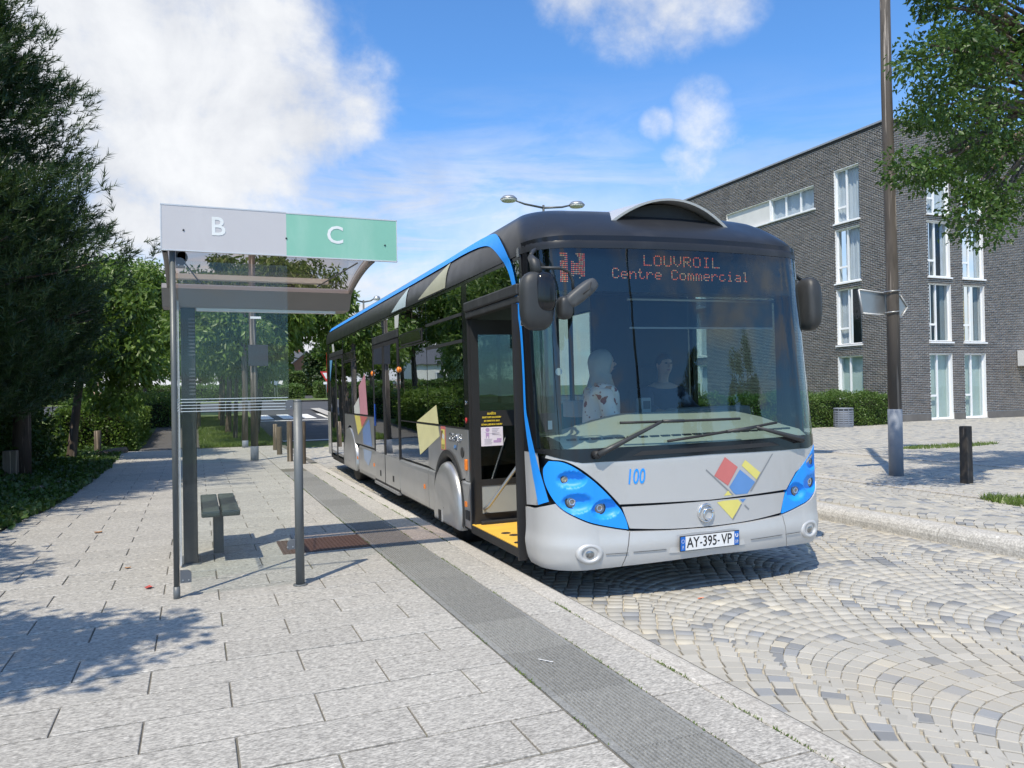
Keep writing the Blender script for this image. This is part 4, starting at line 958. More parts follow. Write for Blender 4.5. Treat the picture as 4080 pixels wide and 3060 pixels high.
# ---------------------------------------------------------------- far houses and parked van
housebrick_m = plain('red_brick_far', (.26, .115, .075), .85, var=.14, scale=3.)
slate_m = plain('slate_roof', (.085, .09, .10), .6, var=.15, scale=4.); tile_m = plain('red_tile_roof', (.24, .10, .07), .8, var=.2, scale=4.)
def house(name, label, x0, x1, y0, y1, z, he, hr, wall, roof, rz=0., wins=(), chim=()):
    root = empty(name, (x0, y0, z), rz, label, 'house'); w, d = x1-x0, y1-y0
    mb = MB(); mb.box((0, 0, -.4), (w, d, he)); mb.prism([(w, 0, he), (w, d, he), (w, d*.5, he+hr)], (-w, 0, 0)); mb.build('wall', wall, root)
    mb = MB(); o = .25
    for s in (0, 1):
        e = (-o if s == 0 else d+o); P = [(-o, e, he-.15), (w+o, e, he-.15), (w+o, d*.5, he+hr+.06), (-o, d*.5, he+hr+.06)]; mb.prism(P, (0, 0, .09))
    rf = mb.build('roof', roof, root)
    for (a, b, c) in chim: MB().box((a-.3, b-.3, he+hr*.4), (a+.3, b+.3, he+hr+c)).build('chimney', housebrick_m, rf)
    for (a, b, c, dd, m) in wins: wdw = MB().box((a, -.04, c), (b, .02, dd)).build('window', pvc_m, root); MB().box((a+.08, -.06, c+.08), (b-.08, -.045, dd-.08)).build('pane', m, wdw)
dg = plain('dark_pane', (.06, .07, .08), .15); wp = plain('white_panel', (.72, .72, .70), .6)
house('brick_house', 'red brick house with grey slate roof beyond the hedges', 3.6, 10.6, 84.5, 89.7, T(84), 3.15, 1.25, housebrick_m, slate_m, rz=-R(40), wins=((2.0, 3.6, .4, 2.9, wp), (5.2, 6.7, .4, 2.9, wp)), chim=((6.3, 2.7, .6), (4.6, 2.8, .8)))
house('brick_house', 'low house with red tiled roof behind the tree trunks', 2.4, 6.6, 76., 80., T(76)-.2, 1.7, 1.1, housebrick_m, tile_m, wins=((1, 1.8, .5, 1.5, dg), (2.6, 3.4, .5, 1.5, dg)))
house('brick_house', 'pale house far left behind the path trees', -26., -13., 78., 87., T(80)-.2, 2.9, 2.0, wp, slate_m, wins=((2, 3.2, .7, 2., dg), (6, 7.2, .7, 2., dg), (9.5, 10.7, .7, 2., dg)))
def van():
    root = empty('parked_van', (2.2, 69.5, T(69.5)), R(2), 'parked van with blue and white sides behind the long hedge', 'van')
    bl = plain('van_blue', (.03, .16, .55), .35, coat=.4); wh = plain('van_white', (.75, .76, .77), .35, coat=.4); tyre = plain('van_tyre', (.02, .02, .02), .8)
    mb = MB(); prof = [(0, .35), (0, 1.9), (.12, 2.1), (3.3, 2.1), (4.0, 1.25), (4.7, 1.05), (4.8, .75), (4.8, .35)]
    mb.prism([(x, 0, z) for x, z in prof], (0, 1.9, 0)); mb.build('body', bl, root)
    MB().box((.0, -.012, .45), (3.2, -.002, 1.05)).build('lower_panel', wh, root); MB().box((1.0, -.022, 1.1), (1.9, -.014, 1.6)).build('badge', plain('van_yellow', (.7, .6, .08), .5), root)
    MB().prism([(3.32, -.01, 1.98), (3.92, -.01, 1.28), (3.05, -.01, 1.28), (3.05, -.01, 1.98)], (0, .006, 0)).build('side_window', dg, root)
    for x in (.9, 3.9): w = MB().lathe([(.34, 0), (.34, .2)], 20, M=Matrix.Translation((x, .2, .34)) @ Matrix.Rotation(R(90), 4, 'X')).build('wheel', tyre, root); MB().lathe([(.18, .202), (.17, .21)], 16, M=Matrix.Translation((x, .2, .34)) @ Matrix.Rotation(R(90), 4, 'X')).build('hub_cap', galv_m, w)
    for x in (4.795,): MB().box((x-.02, .1, .72), (x+.012, .45, .92)).build('headlight', wh, root); MB().box((x-.02, 1.45, .72), (x+.012, 1.8, .92)).build('headlight', wh, root)
van()
# ---------------------------------------------------------------- bus shelter
def shelter():
    root = empty('bus_shelter', (0, 5.84, 0), 0., 'glazed bus shelter with curved smoked roof and grey-green fascia lettered B and C', 'bus shelter')
    oy = 5.84; B = lambda n, m, *a, **k: MB().box((a[0], a[2]-oy, a[4]), (a[1], a[3]-oy, a[5]), **k).build(n, m, root)
    sg = glass('shelter_glass', (.968, .984, .974), .5, dirt=.005)
    smoke = glass('smoked_polycarbonate', (.66, .55, .49), .5, .03, dirt=.13, dirtcol=(.34, .26, .22))
    pg = plain('fascia_grey', (.53, .515, .535), .5, var=.04, scale=2., dirt=((.60, .59, .61), .5, 2.)); gg = plain('fascia_green', (.23, .50, .39), .5, var=.05, scale=2., dirt=((.33, .57, .47), .6, 2.2))
    edge = plain('fascia_edge', (.62, .62, .63), .4, .3)
    lw = plain('letter_white', (.74, .76, .76), .5)
    # posts
    MB().tube([(-.135, 0, .085), (-.135, 0, 2.45)], .0195, 16).build('front_post', darkmetal_m, root)
    MB().tube([(-.135, 0, -.02), (-.135, 0, .085)], .0225, 16).build('post_sleeve', bollmetal_m, root)
    mb = MB(); mb.tube([(.70, .005, -.02), (.70, .005, 1.35)], .0325, 20, cap=True); mb.lathe([(.0325, 1.35), (.030, 1.362), (.018, 1.37), (.001, 1.372)], 20, c=(.70, .005, 0)); mb.build('short_post', bollmetal_m, root)
    MB().lathe([(.052, 0), (.052, .006), (.036, .009)], 20, c=(.70, .005, 0)).build('foot_plate', bollmetal_m, root)
    # end glass with five white lines
    pane = B('end_pane', sg, -.10, .640, 5.846, 5.854, .13, 2.36)
    for k in range(5): MB().box((-.095, .002, 1.298+k*.0215), (.632, .0055, 1.3025+k*.0215)).build('white_line', plain('line_white', (.50, .56, .60), .5) if 'line_white' not in MATS else MATS['line_white'], pane)
    clampm = plain('clamp_metal', (.115, .125, .14), .5, .1)
    def clamp(x, z, flip, w=.074, h=.085):
        mb = MB(); r = .03; pts = [(0, 0), (w, 0)]+[(w-r+r*math.cos(t), h-r+r*math.sin(t)) for t in np.linspace(0, R(90), 6)]+[(0, h)]
        mb.prism([(x+(-p if flip else p), -.008, z+q) for p, q in pts], (0, .032, 0)); c = mb.build('clamp', clampm, root)
        for q in (.018, .056): MB().lathe([(.006, 0), (.005, .003)], 10, M=Matrix.Translation((x+(-q if flip else q), -.008, z+.018)) @ Matrix.Rotation(R(90), 4, 'X')).build('bolt', galv_m, c)
    clamp(-.113, .105, False); clamp(.668, .27, True, .055, .07); clamp(.668, 1.30, True, .055, .07); clamp(-.113, 2.31, False, .06, .07)
    # long side glass back to the pillar
    p2 = B('side_pane', sg, -.128, -.120, 5.90, 6.93, .18, 2.18); B('side_frame', alu_m, -.131, -.117, 6.86, 6.93, .02, 2.2)
    for k in range(5): MB().box((-.119, .07, 1.298+k*.0215), (-.116, 1.0, 1.3025+k*.0215)).build('white_line', MATS['line_white'], p2)
    # pillar with louvres
    pil = B('pillar', plain('pillar_metal', (.032, .035, .038), .4, .1, .1, 3., dirt=((.12, .12, .12), .5, 3.)), -.105, .008, 6.96, 7.30, 0., 2.20, bevel=.006)
    for k in range(22):
        if 8 <= k < 11: continue
        MB().box((-.045, 1.108, 1.42+k*.030), (.004, 1.119, 1.432+k*.030)).build('louvre', clampm, pil)
    B('pillar_foot', clampm, -.125, .028, 6.94, 7.32, 0., .012)
    # beam
    bm_ = plain('beam_metal', (.235, .22, .215), .45, .15, .05, 3.)
    prof = [(6.78, 2.29), (6.84, 2.335), (7.30, 2.36), (7.34, 2.25), (7.22, 2.155), (6.90, 2.15)]
    mb = MB(); mb.prism([(-.24, y-oy, z) for y, z in prof], (1.53, 0, 0)); mb.build('beam', bm_, root)
    B('beam_lip', edge, .02, 1.17, 6.93, 6.99, 2.125, 2.149); B('upper_rail', plain('rail_beige', (.50, .45, .41), .5), -.15, 1.06, 6.60, 6.68, 2.345, 2.385)
    # roof of smoked sheet, curved down from fascia to beam
    f = lambda t: (5.85+.98*t, 2.465-.135*t**1.9)
    G = [[(x, f(t)[0]-oy, f(t)[1]) for x in np.linspace(-.19, 1.26, 6)] for t in np.linspace(0, 1, 14)]; mb = MB(); mb.grid(G); mb.build('roof_sheet', smoke, root, fix=False)
    for x in (-.20, 1.265):
        mb = MB(); mb.grid([[(x+dx, f(t)[0]-oy, f(t)[1]+dz) for dx, dz in ((0, -.05), (.03, -.05), (.03, .018), (0, .018), (0, -.05))] for t in np.linspace(0, 1, 14)]); mb.build('roof_rib', bm_, root)
    MB().tube([(1.19, 6.0-oy, 2.43), (.98, 6.72-oy, 2.33)], .006, 6).build('tie_rod', clampm, root); MB().tube([(-.10, 6.0-oy, 2.43), (.05, 6.72-oy, 2.33)], .006, 6).build('tie_rod', clampm, root)
    # fascia
    fa = B('fascia', pg, -.20, .632, 5.79, 5.812, 2.428, 2.738); fb = B('fascia', gg, .632, 1.452, 5.79, 5.812, 2.424, 2.734)
    tag(fa, 'grey fascia half lettered B'); tag(fb, 'green fascia half lettered C')
    mb = MB(); mb.box((-.206, -.052, 2.735), (.632, -.026, 2.744)); mb.box((.632, -.052, 2.731), (1.458, -.026, 2.740)); mb.box((-.206, -.052, 2.420), (.632, -.026, 2.428)); mb.box((.632, -.052, 2.416), (1.458, -.026, 2.424)); mb.box((-.207, -.052, 2.425), (-.2, -.026, 2.738)); mb.box((1.452, -.052, 2.421), (1.459, -.026, 2.734)); mb.build('fascia_edge', edge, root)
    Mx = lambda x, z: Matrix.Translation((x, -.0520, z)) @ Matrix.Rotation(R(90), 4, 'X')
    text_mesh('B', .185, lw, 'letter', fa, Mx(.165, 2.600), .0004, bold=.0022); text_mesh('C', .185, lw, 'letter', fb, Mx(.985, 2.590), .0004, bold=.0022)
    bolt = plain('dark_bolt', (.03, .04, .05), .4, .5)
    for x, z, p in ((-.06, 2.567, fa), (.632, 2.550, fb), (1.362, 2.540, fb)): MB().lathe([(.0075, -.002), (.0065, .004), (.002, .006)], 10, M=Matrix.Translation((x, -.0505, z)) @ Matrix.Rotation(R(90), 4, 'X')).build('bolt', bolt, p)
    mb = MB(); mb.lathe([(.035, -.03), (.035, .03)], 16, M=Matrix.Translation((-.07, .06, 2.395)) @ Matrix.Rotation(R(90), 4, 'X')); mb.box((-.115, .03, 2.36), (-.05, .09, 2.43)); mb.build('roof_bracket', clampm, root)
shelter()
def bench():
    root = empty('bench', (.18, 7.42, 0), 0., 'small dark green two-plank bench on one pedestal inside the shelter', 'bench')
    m = plain('bench_green', (.042, .058, .054), .32, var=.2, scale=5., dirt=((.12, .135, .13), .5, 9.))
    pm = plain('bench_pedestal', (.10, .11, .105), .5, .1, .15, 6., dirt=((.16, .16, .15), .6, 5.))
    for x in (-.145, .012): MB().box((x, -.62, .405), (x+.145, .62, .452), bevel=.012).build('seat_plank', m, root)
    MB().box((-.12, -.07, .375), (.13, .07, .404)).build('bracket', pm, root)
    MB().box((-.045, -.045, 0.), (.042, .06, .375), bevel=.004).build('pedestal', pm, root)
bench()
# ---------------------------------------------------------------- the bus
# local frame: x across from the kerb side (0..2.55), y back from the nose (0..11.8), z up from the road
bus = empty('city_bus', (2.365, 4.857, -.15), -R(1.3), 'silver and black city bus number 100 with blue trim at the stop', 'bus')
bus.rotation_euler = (0, -R(.55), -R(1.3))
BW, BL = 2.55, 11.8
side_m = plain('toned_side_silver', (.46, .465, .47), .34, .65, .04, 1.5, coat=.25, dirt=((.33, .32, .30), .4, 2.2))  # same silver paint; the side's darker reflections are put into its tone
silver_m = plain('silver_paint', (.50, .50, .50), .40, .25, .03, 1.5, coat=.5, dirt=((.40, .39, .37), .35, 2.2))
bumper_m = plain('silver_bumper', (.53, .53, .525), .45, .25, .03, 1.5, coat=.12, dirt=((.46, .45, .43), .35, 3.))
blue_m = plain('blue_trim', (.012, .29, .88), .50, 0, .05, 3., coat=.0)
black_m = plain('black_gloss', (.012, .013, .016), .16, 0, .1, 3., coat=.0, spec=.4)
roofblk_m = plain('black_roof_paint', (.024, .026, .031), .32, 0, .1, 2., coat=.0, spec=.3, dirt=((.06, .06, .065), .4, 2.5))
rubber_m = plain('black_rubber', (.018, .018, .019), .62, 0, .15, 6.)
plastic_m = plain('black_plastic', (.030, .032, .034), .50, 0, .12, 8., dirt=((.07, .07, .072), .5, 6.))
busglass_m = glass('tinted_bus_glass', (.34, .42, .38), 2.2, 0., 1.52)
screen_m = glass('windscreen_glass', (.58, .68, .69), 1.45, 0., 1.5, dirt=.001)
seat_m = plain('teal_seat', (.02, .22, .20), .7); floor_m = plain('grey_floor', (.06, .063, .066), .7, bump=.3); trim_m = plain('interior_grey', (.30, .32, .32), .6); inner_m = plain('dim_lining', (.07, .075, .08), .7)
dash_m = plain('dash_beige', (.52, .50, .39), .65, 0, .06, 4.); dark_m = plain('interior_dark', (.03, .032, .035), .7); yel_m = plain('yellow_mat', (.80, .47, .06), .75, 0, .15, 5., dirt=((.55, .36, .14), .6, 5.))
orange_m = plain('orange_marker', (.80, .22, .02), .25, coat=.3); chrome_m = plain('chrome', (.75, .76, .78), .12, 1., .02)
lens_m = plain('lamp_lens', (.24, .25, .26), .10, .7, .5, 55., coat=.9)
def build(mb, name, m, parent=bus, label=None, fix=True):
    o = mb.build(name, m, parent, fix=fix)
    return tag(o, label) if label else o
def bx(name, m, x0, x1, y0, y1, z0, z1, parent=bus, bevel=0., label=None): return build(MB().box((x0, y0, z0), (x1, y1, z1), bevel=bevel), name, m, parent, label)

# --- plan outline of the nose, by arc length a (0 at the middle, negative towards the kerb)
RC, BOW = .35, .09
def plan_pts():
    q = []
    for t in np.linspace(0, .925, 24): q.append((1.275+t, BOW*(t/.925)**2))
    for an in np.linspace(0, R(90), 16)[1:]: q.append((2.2+RC*math.sin(an), BOW+RC-RC*math.cos(an)))
    for y in np.linspace(BOW+RC, BL, 40)[1:]: q.append((BW, y))
    return np.array(q)
PP = plan_pts(); AL = np.r_[0, np.cumsum(np.linalg.norm(np.diff(PP, axis=0), axis=1))]
def plan_at(a):
    s = 1 if a >= 0 else -1; b = min(abs(a), AL[-1]); x = float(np.interp(b, AL, PP[:, 0])); y = float(np.interp(b, AL, PP[:, 1]))
    x2 = float(np.interp(b+.004, AL, PP[:, 0])); y2 = float(np.interp(b+.004, AL, PP[:, 1])); tx, ty = x2-x, y2-y; l = math.hypot(tx, ty) or 1
    nx, ny = ty/l, -tx/l
    return (1.275+s*(x-1.275), y, s*nx, ny)
def a_of(x):
    s = 1 if x >= 1.275 else -1; b = abs(x-1.275)+1.275
    return s*float(np.interp(b, PP[:39, 0], AL[:39]))
A0 = float(AL[38])       # where the nose turns into the flat side
def rake(z): return 0. if z < 1. else .17*(z-1.)/1.72
def surf(a, z, off=0.):
    """point of the nose skin; off > 0 is proud"""
    x, y, nx, ny = plan_at(a); f = 1. if abs(a) <= A0 else max(0., 1-(abs(a)-A0)/.20)
    return Vector((x+nx*off, y+rake(z)*f+ny*off, z))
def patch(name, poly, m, parent=bus, off=0., maxe=.05, depth=.02, disp=None, smooth=True, xy='x', label=None, inner=()):
    """skin panel of the nose from an outline in (x, z), with a turned-in rim"""
    bm = bmesh.new(); pts = [((a_of(p[0]) if xy == 'x' else p[0]), p[1]) for p in poly]
    vs_ = [bm.verts.new((p[0], p[1], 0)) for p in pts]; f = bm.faces.new(vs_)
    rim = [v for v in vs_]
    bmesh.ops.triangulate(bm, faces=[f])
    for it in range(7):
        lg = [e for e in bm.edges if e.calc_length() > maxe]
        if not lg: break
        bmesh.ops.subdivide_edges(bm, edges=lg, cuts=1); bmesh.ops.triangulate(bm, faces=bm.faces[:])
    bmesh.ops.beautify_fill(bm, faces=bm.faces[:], edges=[e for e in bm.edges if not e.is_boundary])
    co = {}
    for v in bm.verts:
        a, z = v.co.x, v.co.y; d = disp(a, z) if disp else 0.
        co[v] = (surf(a, z, off-d), surf(a, z, off-d-depth))
    be = [e for e in bm.edges if e.is_boundary]
    if depth > 0:
        nv = {}
        for e in be:
            for v in e.verts:
                if v not in nv: nv[v] = bm.verts.new(co[v][1])
        for e in be: bm.faces.new((e.verts[0], e.verts[1], nv[e.verts[1]], nv[e.verts[0]]))
    for v, c in co.items(): v.co = c[0]
    bmesh.ops.recalc_face_normals(bm, faces=bm.faces[:])
    for f in bm.faces: f.smooth = smooth
    me = bpy.data.meshes.new(name); bm.to_mesh(me); bm.free(); me.materials.append(m)
    if depth > 0:
        me.set_sharp_from_angle(angle=R(50))
    o = link(name, me, parent); return tag(o, label) if label else o
def spline(pts, n=6):
    """smooth closed or open run of points (Catmull-Rom)"""
    P = [np.array(p, float) for p in pts]; out = []
    for i in range(len(P)-1):
        p0, p1, p2, p3 = P[max(i-1, 0)], P[i], P[i+1], P[min(i+2, len(P)-1)]
        for t in np.linspace(0, 1, n, endpoint=False): out.append(tuple(.5*((2*p1)+(-p0+p2)*t+(2*p0-5*p1+4*p2-p3)*t*t+(-p0+3*p1-3*p2+p3)*t**3)))
    return out+[tuple(P[-1])]
mir = lambda pts: [(BW-x, z) for x, z in reversed(pts)]
# --- nose panels
up_edge = [(.045, 1.030), (.115, 1.022), (.209, .968), (.343, .859), (.438, .761), (.512, .673), (.555, .587), (.572, .515)]
lo_edge = [(.572, .515), (.444, .541), (.293, .581), (.176, .636), (.101, .690), (.057, .760), (.028, .86), (.022, .97), (.045, 1.030)]
upS, loS = spline(up_edge, 5), spline(lo_edge, 5)
LAMPS = [(.117, .895, .028, .165, .895, .085, .062), (.161, .732, .046, .196, .722, .088, .072), (.367, .678, .044, .404, .672, .082, .072)]
def lamp_disp(side):
    def d(a, z):
        x = plan_at(a)[0]; x = x if side < 0 else BW-x; s = 0.
        aa = abs(a)
        for (lx, lz, lr, cx, cz, rx, rz) in LAMPS:
            ac = abs(a_of(cx)); rxx = rx*1.35; q = math.hypot((aa-ac)/rxx, (z-cz)/rz)
            if q < 1: s = max(s, .040*(1-q**4))
        return s
    return d
for side in (-1, 1):
    poly = upS+loS[1:-1]; poly = poly if side < 0 else [(BW-x, z) for x, z in reversed(poly)]
    ch = patch('headlamp_panel', poly, blue_m, bus, .004, .020, .03, lamp_disp(side), label='blue headlamp panel')
    for (lx, lz, lr, cx, cz, rx, rz) in LAMPS:
        x = lx if side < 0 else BW-lx; p = surf(a_of(x), lz, .004-lamp_disp(side)(a_of(x), lz)+.001); n = plan_at(a_of(x)); nv = Vector((n[2], n[3], 0)).lerp(Vector((0, -1, 0)), .55).normalized()
        Mx = Matrix.Translation(p) @ nv.to_track_quat('Z', 'Y').to_matrix().to_4x4()
        hl = build(MB().lathe([(lr*1.14, -.02), (lr*1.14, .002), (lr*1.06, .006), (lr*.93, .003)], 24, M=Mx), 'headlamp', plastic_m, ch)
        build(MB().lathe([(lr*.94, .001), (lr*.86, .004), (lr*.58, .005)], 24, M=Mx), 'lens', lens_m if lr > .03 else plain('amber_grey_lens', (.34, .31, .25), .2, .3), hl)
        build(MB().lathe([(lr*.56, .002), (lr*.54, .008), (lr*.40, .009), (lr*.36, .004), (.001, .002)], 20, M=Mx), 'reflector', chrome_m if lr > .03 else MATS['amber_grey_lens'], hl)
sh = lambda pts, dx, dz: [(x+dx, z+dz) for x, z in pts]
bon_l = sh(upS[1:-4], .013, .011); bon_l = [p for p in bon_l if p[1] > .692]
top = [(.035, 1.072), (.12, 1.040), (.24, 1.012), (.56, 1.014), (1.275, 1.026), (1.99, 1.014), (2.31, 1.012), (2.43, 1.040), (2.515, 1.072)]
bonnet = patch('bonnet', [(.03, 1.052)]+bon_l+[(1.275, .686)]+mir(bon_l)+[(2.52, 1.052)]+[p for p in reversed(top)], silver_m, bus, .0, .06, .02)
patch('nose_panel', spline([(.530, .680), (.9, .677), (1.275, .677), (1.65, .677), (2.020, .680)], 4)+spline([(1.965, .520), (1.65, .494), (1.275, .486), (.9, .494), (.585, .520)], 4), silver_m, bus, -.002, .06, .02)
# bumper: corner pieces climb outside the headlamp panels
def bump_disp(a, z):
    d = 0.
    if z < .33: d += .07*((.33-z)/.09)**2*.35
    return d-.012*math.exp(-((z-.40)/.06)**2)
low = [(x, z-.011) for x, z in loS if x < .56]       # from (.56..) to the corner
corner = [(a_of(x), z) for x, z in low if z < .72]
cl = [(-A0-.17, .655)]+[(-A0-.02, .66)]+[(a, z) for a, z in reversed(corner)]
seam_x = .567
patch('bumper_corner', cl+[(a_of(.575), .500), (a_of(.545), .33), (a_of(.515), .243), (a_of(.3), .235), (-A0, .222), (-A0-.17, .222)], bumper_m, bus, .012, .045, .04, bump_disp, xy='a', label='bumper corner beside the open door')
patch('bumper_corner', [(-a, z) for a, z in reversed(cl+[(a_of(.575), .500), (a_of(.545), .33), (a_of(.515), .243), (a_of(.3), .235), (-A0, .232), (-A0-.17, .232)])], bumper_m, bus, .012, .045, .04, bump_disp, xy='a', label='bumper corner on the far side')
bump = patch('bumper', [(.583, .498), (.9, .483), (1.275, .475), (1.65, .483), (1.967, .498), (1.998, .33), (2.028, .245), (1.275, .268), (.522, .245), (.552, .33)], bumper_m, bus, .012, .05, .04, bump_disp)
for x0, x1 in ((.39, .56), (1.99, 2.16)): patch('bumper_groove', [(x0, .350), (x1, .348), (x1, .345), (x0, .347)], plastic_m, bump, .0255, .05, .004, None)
for x0, x1 in ((.60, .86), (1.62, 1.95)): patch('bumper_groove', [(x0, .350), (x1, .350), (x1, .347), (x0, .347)], plastic_m, bump, .0245, .05, .004, None)
# dark gap behind the panels
patch('nose_backing', [(-A0-.16, .25), (-A0-.16, 1.06), (A0+.16, 1.06), (A0+.16, .25), (0., .27)], rubber_m, bus, -.055, .08, 0., xy='a')
for x in (.273, BW-.273):
    p = surf(a_of(x), .358, .013); n = plan_at(a_of(x)); nv = Vector((n[2], n[3], 0)).lerp(Vector((0, -1, 0)), .35).normalized(); Mx = Matrix.Translation(p) @ nv.to_track_quat('Z', 'Y').to_matrix().to_4x4() 
    S = Mx @ Matrix.Diagonal((1.35, 1., 1., 1.))
    q = nv.to_track_quat('Z', 'Y').to_matrix().to_4x4(); xa = q @ Vector((1, 0, 0)); S = Mx @ Matrix.Diagonal(((1.35, 1., 1., 1.) if abs(xa.z) < .5 else (1., 1.35, 1., 1.)))
    fg = build(MB().lathe([(.080, -.03), (.076, .004), (.060, .016), (.046, .012), (.043, -.012)], 30, M=S), 'fog_lamp', bumper_m, bump)
    build(MB().lathe([(.034, -.012), (.034, .004), (.030, .008), (.012, .012), (.001, .012)], 24, M=Mx), 'lens', lens_m, fg)
# plate in its recess
patch('plate_recess', spline([(.885, .318), (.95, .448), (1.275, .452), (1.50, .448), (1.56, .318)], 2)+[(1.275, .312)], bumper_m, bump, .0195, .06, .012)
def plate():
    pm = plain('plate_white', (.78, .78, .77), .35, 0, .03); pb = plain('plate_blue', (.01, .13, .50), .4); bk = plain('plate_black', (.015, .015, .017), .4)
    pl = empty('number_plate', (1.22, -.040, .384)); pl.parent = bus; pl.rotation_euler = (R(3), 0, 0)
    MB().box((-.266, -.001, -.0575), (.266, .006, .0575)).build('rim', bk, pl); MB().box((-.219, -.003, -.0525), (.219, .0, .0525)).build('field', pm, pl)
    MB().box((-.262, -.003, -.0525), (-.220, .0, .0525)).build('country_band', pb, pl); MB().box((.220, -.003, -.0525), (.262, .0, .0525)).build('region_band', pb, pl)
    TX = lambda t, s, x, z, m, b=0.: text_mesh(t, s, m, 'lettering', pl, Matrix.Translation((x, -.0042, z)) @ Matrix.Rotation(R(90), 4, 'X') @ Matrix.Diagonal((.80, 1, 1, 1)), .0, bold=b)
    TX('AY', .108, -.153, .0, bk, .0014); TX('-', .09, -.082, .002, bk, .001); TX('395', .108, -.003, .0, bk, .0014); TX('-', .09, .075, .002, bk, .001); TX('VP', .108, .148, .0, bk, .0014)
    TX('F', .036, -.241, -.030, pm); TX('59', .036, .241, -.028, pm)
    mb = MB()
    for k in range(12): t = 2*math.pi*k/12; mb.box((-.241+.013*math.cos(t)-.0018, -.0042, .018+.013*math.sin(t)-.0018), (-.241+.013*math.cos(t)+.0018, -.0032, .018+.013*math.sin(t)+.0018))
    mb.build('star_ring', pm, pl); MB().tube([(.241+.011*math.cos(t), -.004, .022+.013*math.sin(t)) for t in np.linspace(R(-230), R(50), 14)], .003, 6).build('crest', pm, pl)
plate()
# emblem, fleet number and lozenges on the bonnet
mb = MB(); Mx = Matrix.Translation(surf(a_of(1.215), .590, .010)) @ Matrix.Rotation(R(90), 4, 'X')
mb.tube([Mx @ Vector((.062*math.cos(t), .066*math.sin(t), .0)) for t in np.linspace(0, 2*math.pi, 33)], .0085, 8, cap=False)
mb.tube([Mx @ Vector((.018+.040*math.cos(t), -.008+.044*math.sin(t), .004)) for t in np.linspace(R(40), R(320), 22)], .0085, 8); mb.lathe([(.012, -.004), (.012, .006), (.002, .012)], 12, M=Mx @ Matrix.Translation((.058, .008, 0)))
build(mb, 'emblem', chrome_m); build(MB().lathe([(.072, -.014), (.070, -.004)], 30, M=Mx), 'emblem_seat', silver_m)
p = surf(a_of(.638), .895, .0035)
text_mesh('100', .160, blue_m, 'fleet_number', bonnet, Matrix.Translation(p) @ Matrix.Rotation(R(-8), 4, 'Z') @ Matrix.Rotation(R(90), 4, 'X') @ Matrix.Diagonal((.62, 1, 1, 1)), .0006, shear=.18, bold=.0012)
dred, dblu, dyel, dgry = plain('decal_red', (.56, .16, .15), .45), plain('decal_blue', (.11, .26, .55), .45), plain('decal_yellow', (.70, .62, .17), .45), plain('decal_grey', (.24, .25, .26), .5)
def lz(poly, m, o=.0022): patch('lozenge_print', poly, m, bonnet, o, .10, 0., smooth=True)
lz([(1.406, 1.003), (1.302, .865), (1.427, .781), (1.527, .918)], dred); lz([(1.547, .897), (1.440, .769), (1.475, .725), (1.500, .706), (1.614, .706), (1.696, .790)], dblu); lz([(1.602, .969), (1.565, .927), (1.712, .806), (1.754, .859)], dyel)
lz([(1.426, .742), (1.385, .706), (1.480, .706)], dyel); lz([(1.375, .668), (1.323, .660), (1.461, .522), (1.555, .633), (1.520, .667)], dyel, .0005); lz([(1.540, .667), (1.568, .640), (1.60, .667)], dblu, .0005)
lz([(1.232, .921), (1.226, .912), (1.462, .706), (1.482, .706)], dgry); lz([(1.590, .622), (1.632, .585), (1.624, .575), (1.580, .614)], dgry, .0005); lz([(1.897, 1.000), (1.884, .998), (1.640, .720), (1.660, .720)], dgry); lz([(1.560, .628), (1.548, .632), (1.461, .514), (1.470, .512)], dgry, .001)
# cowl, pillars, windscreen
cowl = patch('cowl', [(-A0+.02, 1.090)]+[(a_of(x), z+.006) for x, z in top]+[(A0-.02, 1.090), (A0-.03, 1.128), (0., 1.122), (-A0+.03, 1.118)], black_m, bus, .004, .07, .02, xy='a')
patch('cowl_grille', [(.62, 1.052), (1.98, 1.060), (1.90, 1.092), (.70, 1.085)], rubber_m, cowl, .007, .08, .002)
WL, WR, WT, WB = -A0+.055, A0-.03, 2.672, 1.122
scr = patch('windscreen', spline([(WL, WB-.004), (WL-.005, 1.8), (WL+.03, 2.56), (WL+.12, WT), (0, WT+.012), (WR-.12, WT), (WR-.03, 2.56), (WR, 1.8), (WR, WB+.006)], 5)+[(0, WB)], screen_m, bus, .002, .06, 0., xy='a')
def edge_band(name, pts_o, pts_i, m): patch(name, pts_o+list(reversed(pts_i)), m, bus, .0045, .06, .03, xy='a')
edge_band('windscreen_edge', spline([(WL-.04, WB), (WL-.045, 1.8), (WL-.02, 2.60), (WL+.10, WT+.03), (0, WT+.042), (WR-.10, WT+.03), (WR+.02, 2.60), (WR+.045, 1.8), (WR+.04, WB)], 5), spline([(WL+.012, WB), (WL+.008, 1.8), (WL+.045, 2.55), (WL+.14, WT-.018), (0, WT-.006), (WR-.14, WT-.018), (WR-.045, 2.55), (WR-.012, 1.8), (WR-.012, WB)], 5), black_m)
for s in (-1, 1):
    ap = [(s*(A0-.012), 1.09), (s*(A0-.012), 1.8), (s*(A0+.028), 2.62), (s*(A0+.198), 2.62), (s*(A0+.198), 1.09)]
    patch('a_pillar', ap if s > 0 else ap, black_m, bus, .0, .07, .03, xy='a')
    patch('corner_panel', [(s*(A0-.03), 1.082), (s*(A0+.19), 1.082), (s*(A0+.17), .672), (s*(A0-.02), .690), (s*(A0-.045), .80), (s*(A0-.052), .95)], silver_m, bus, .002, .06, .02, xy='a')

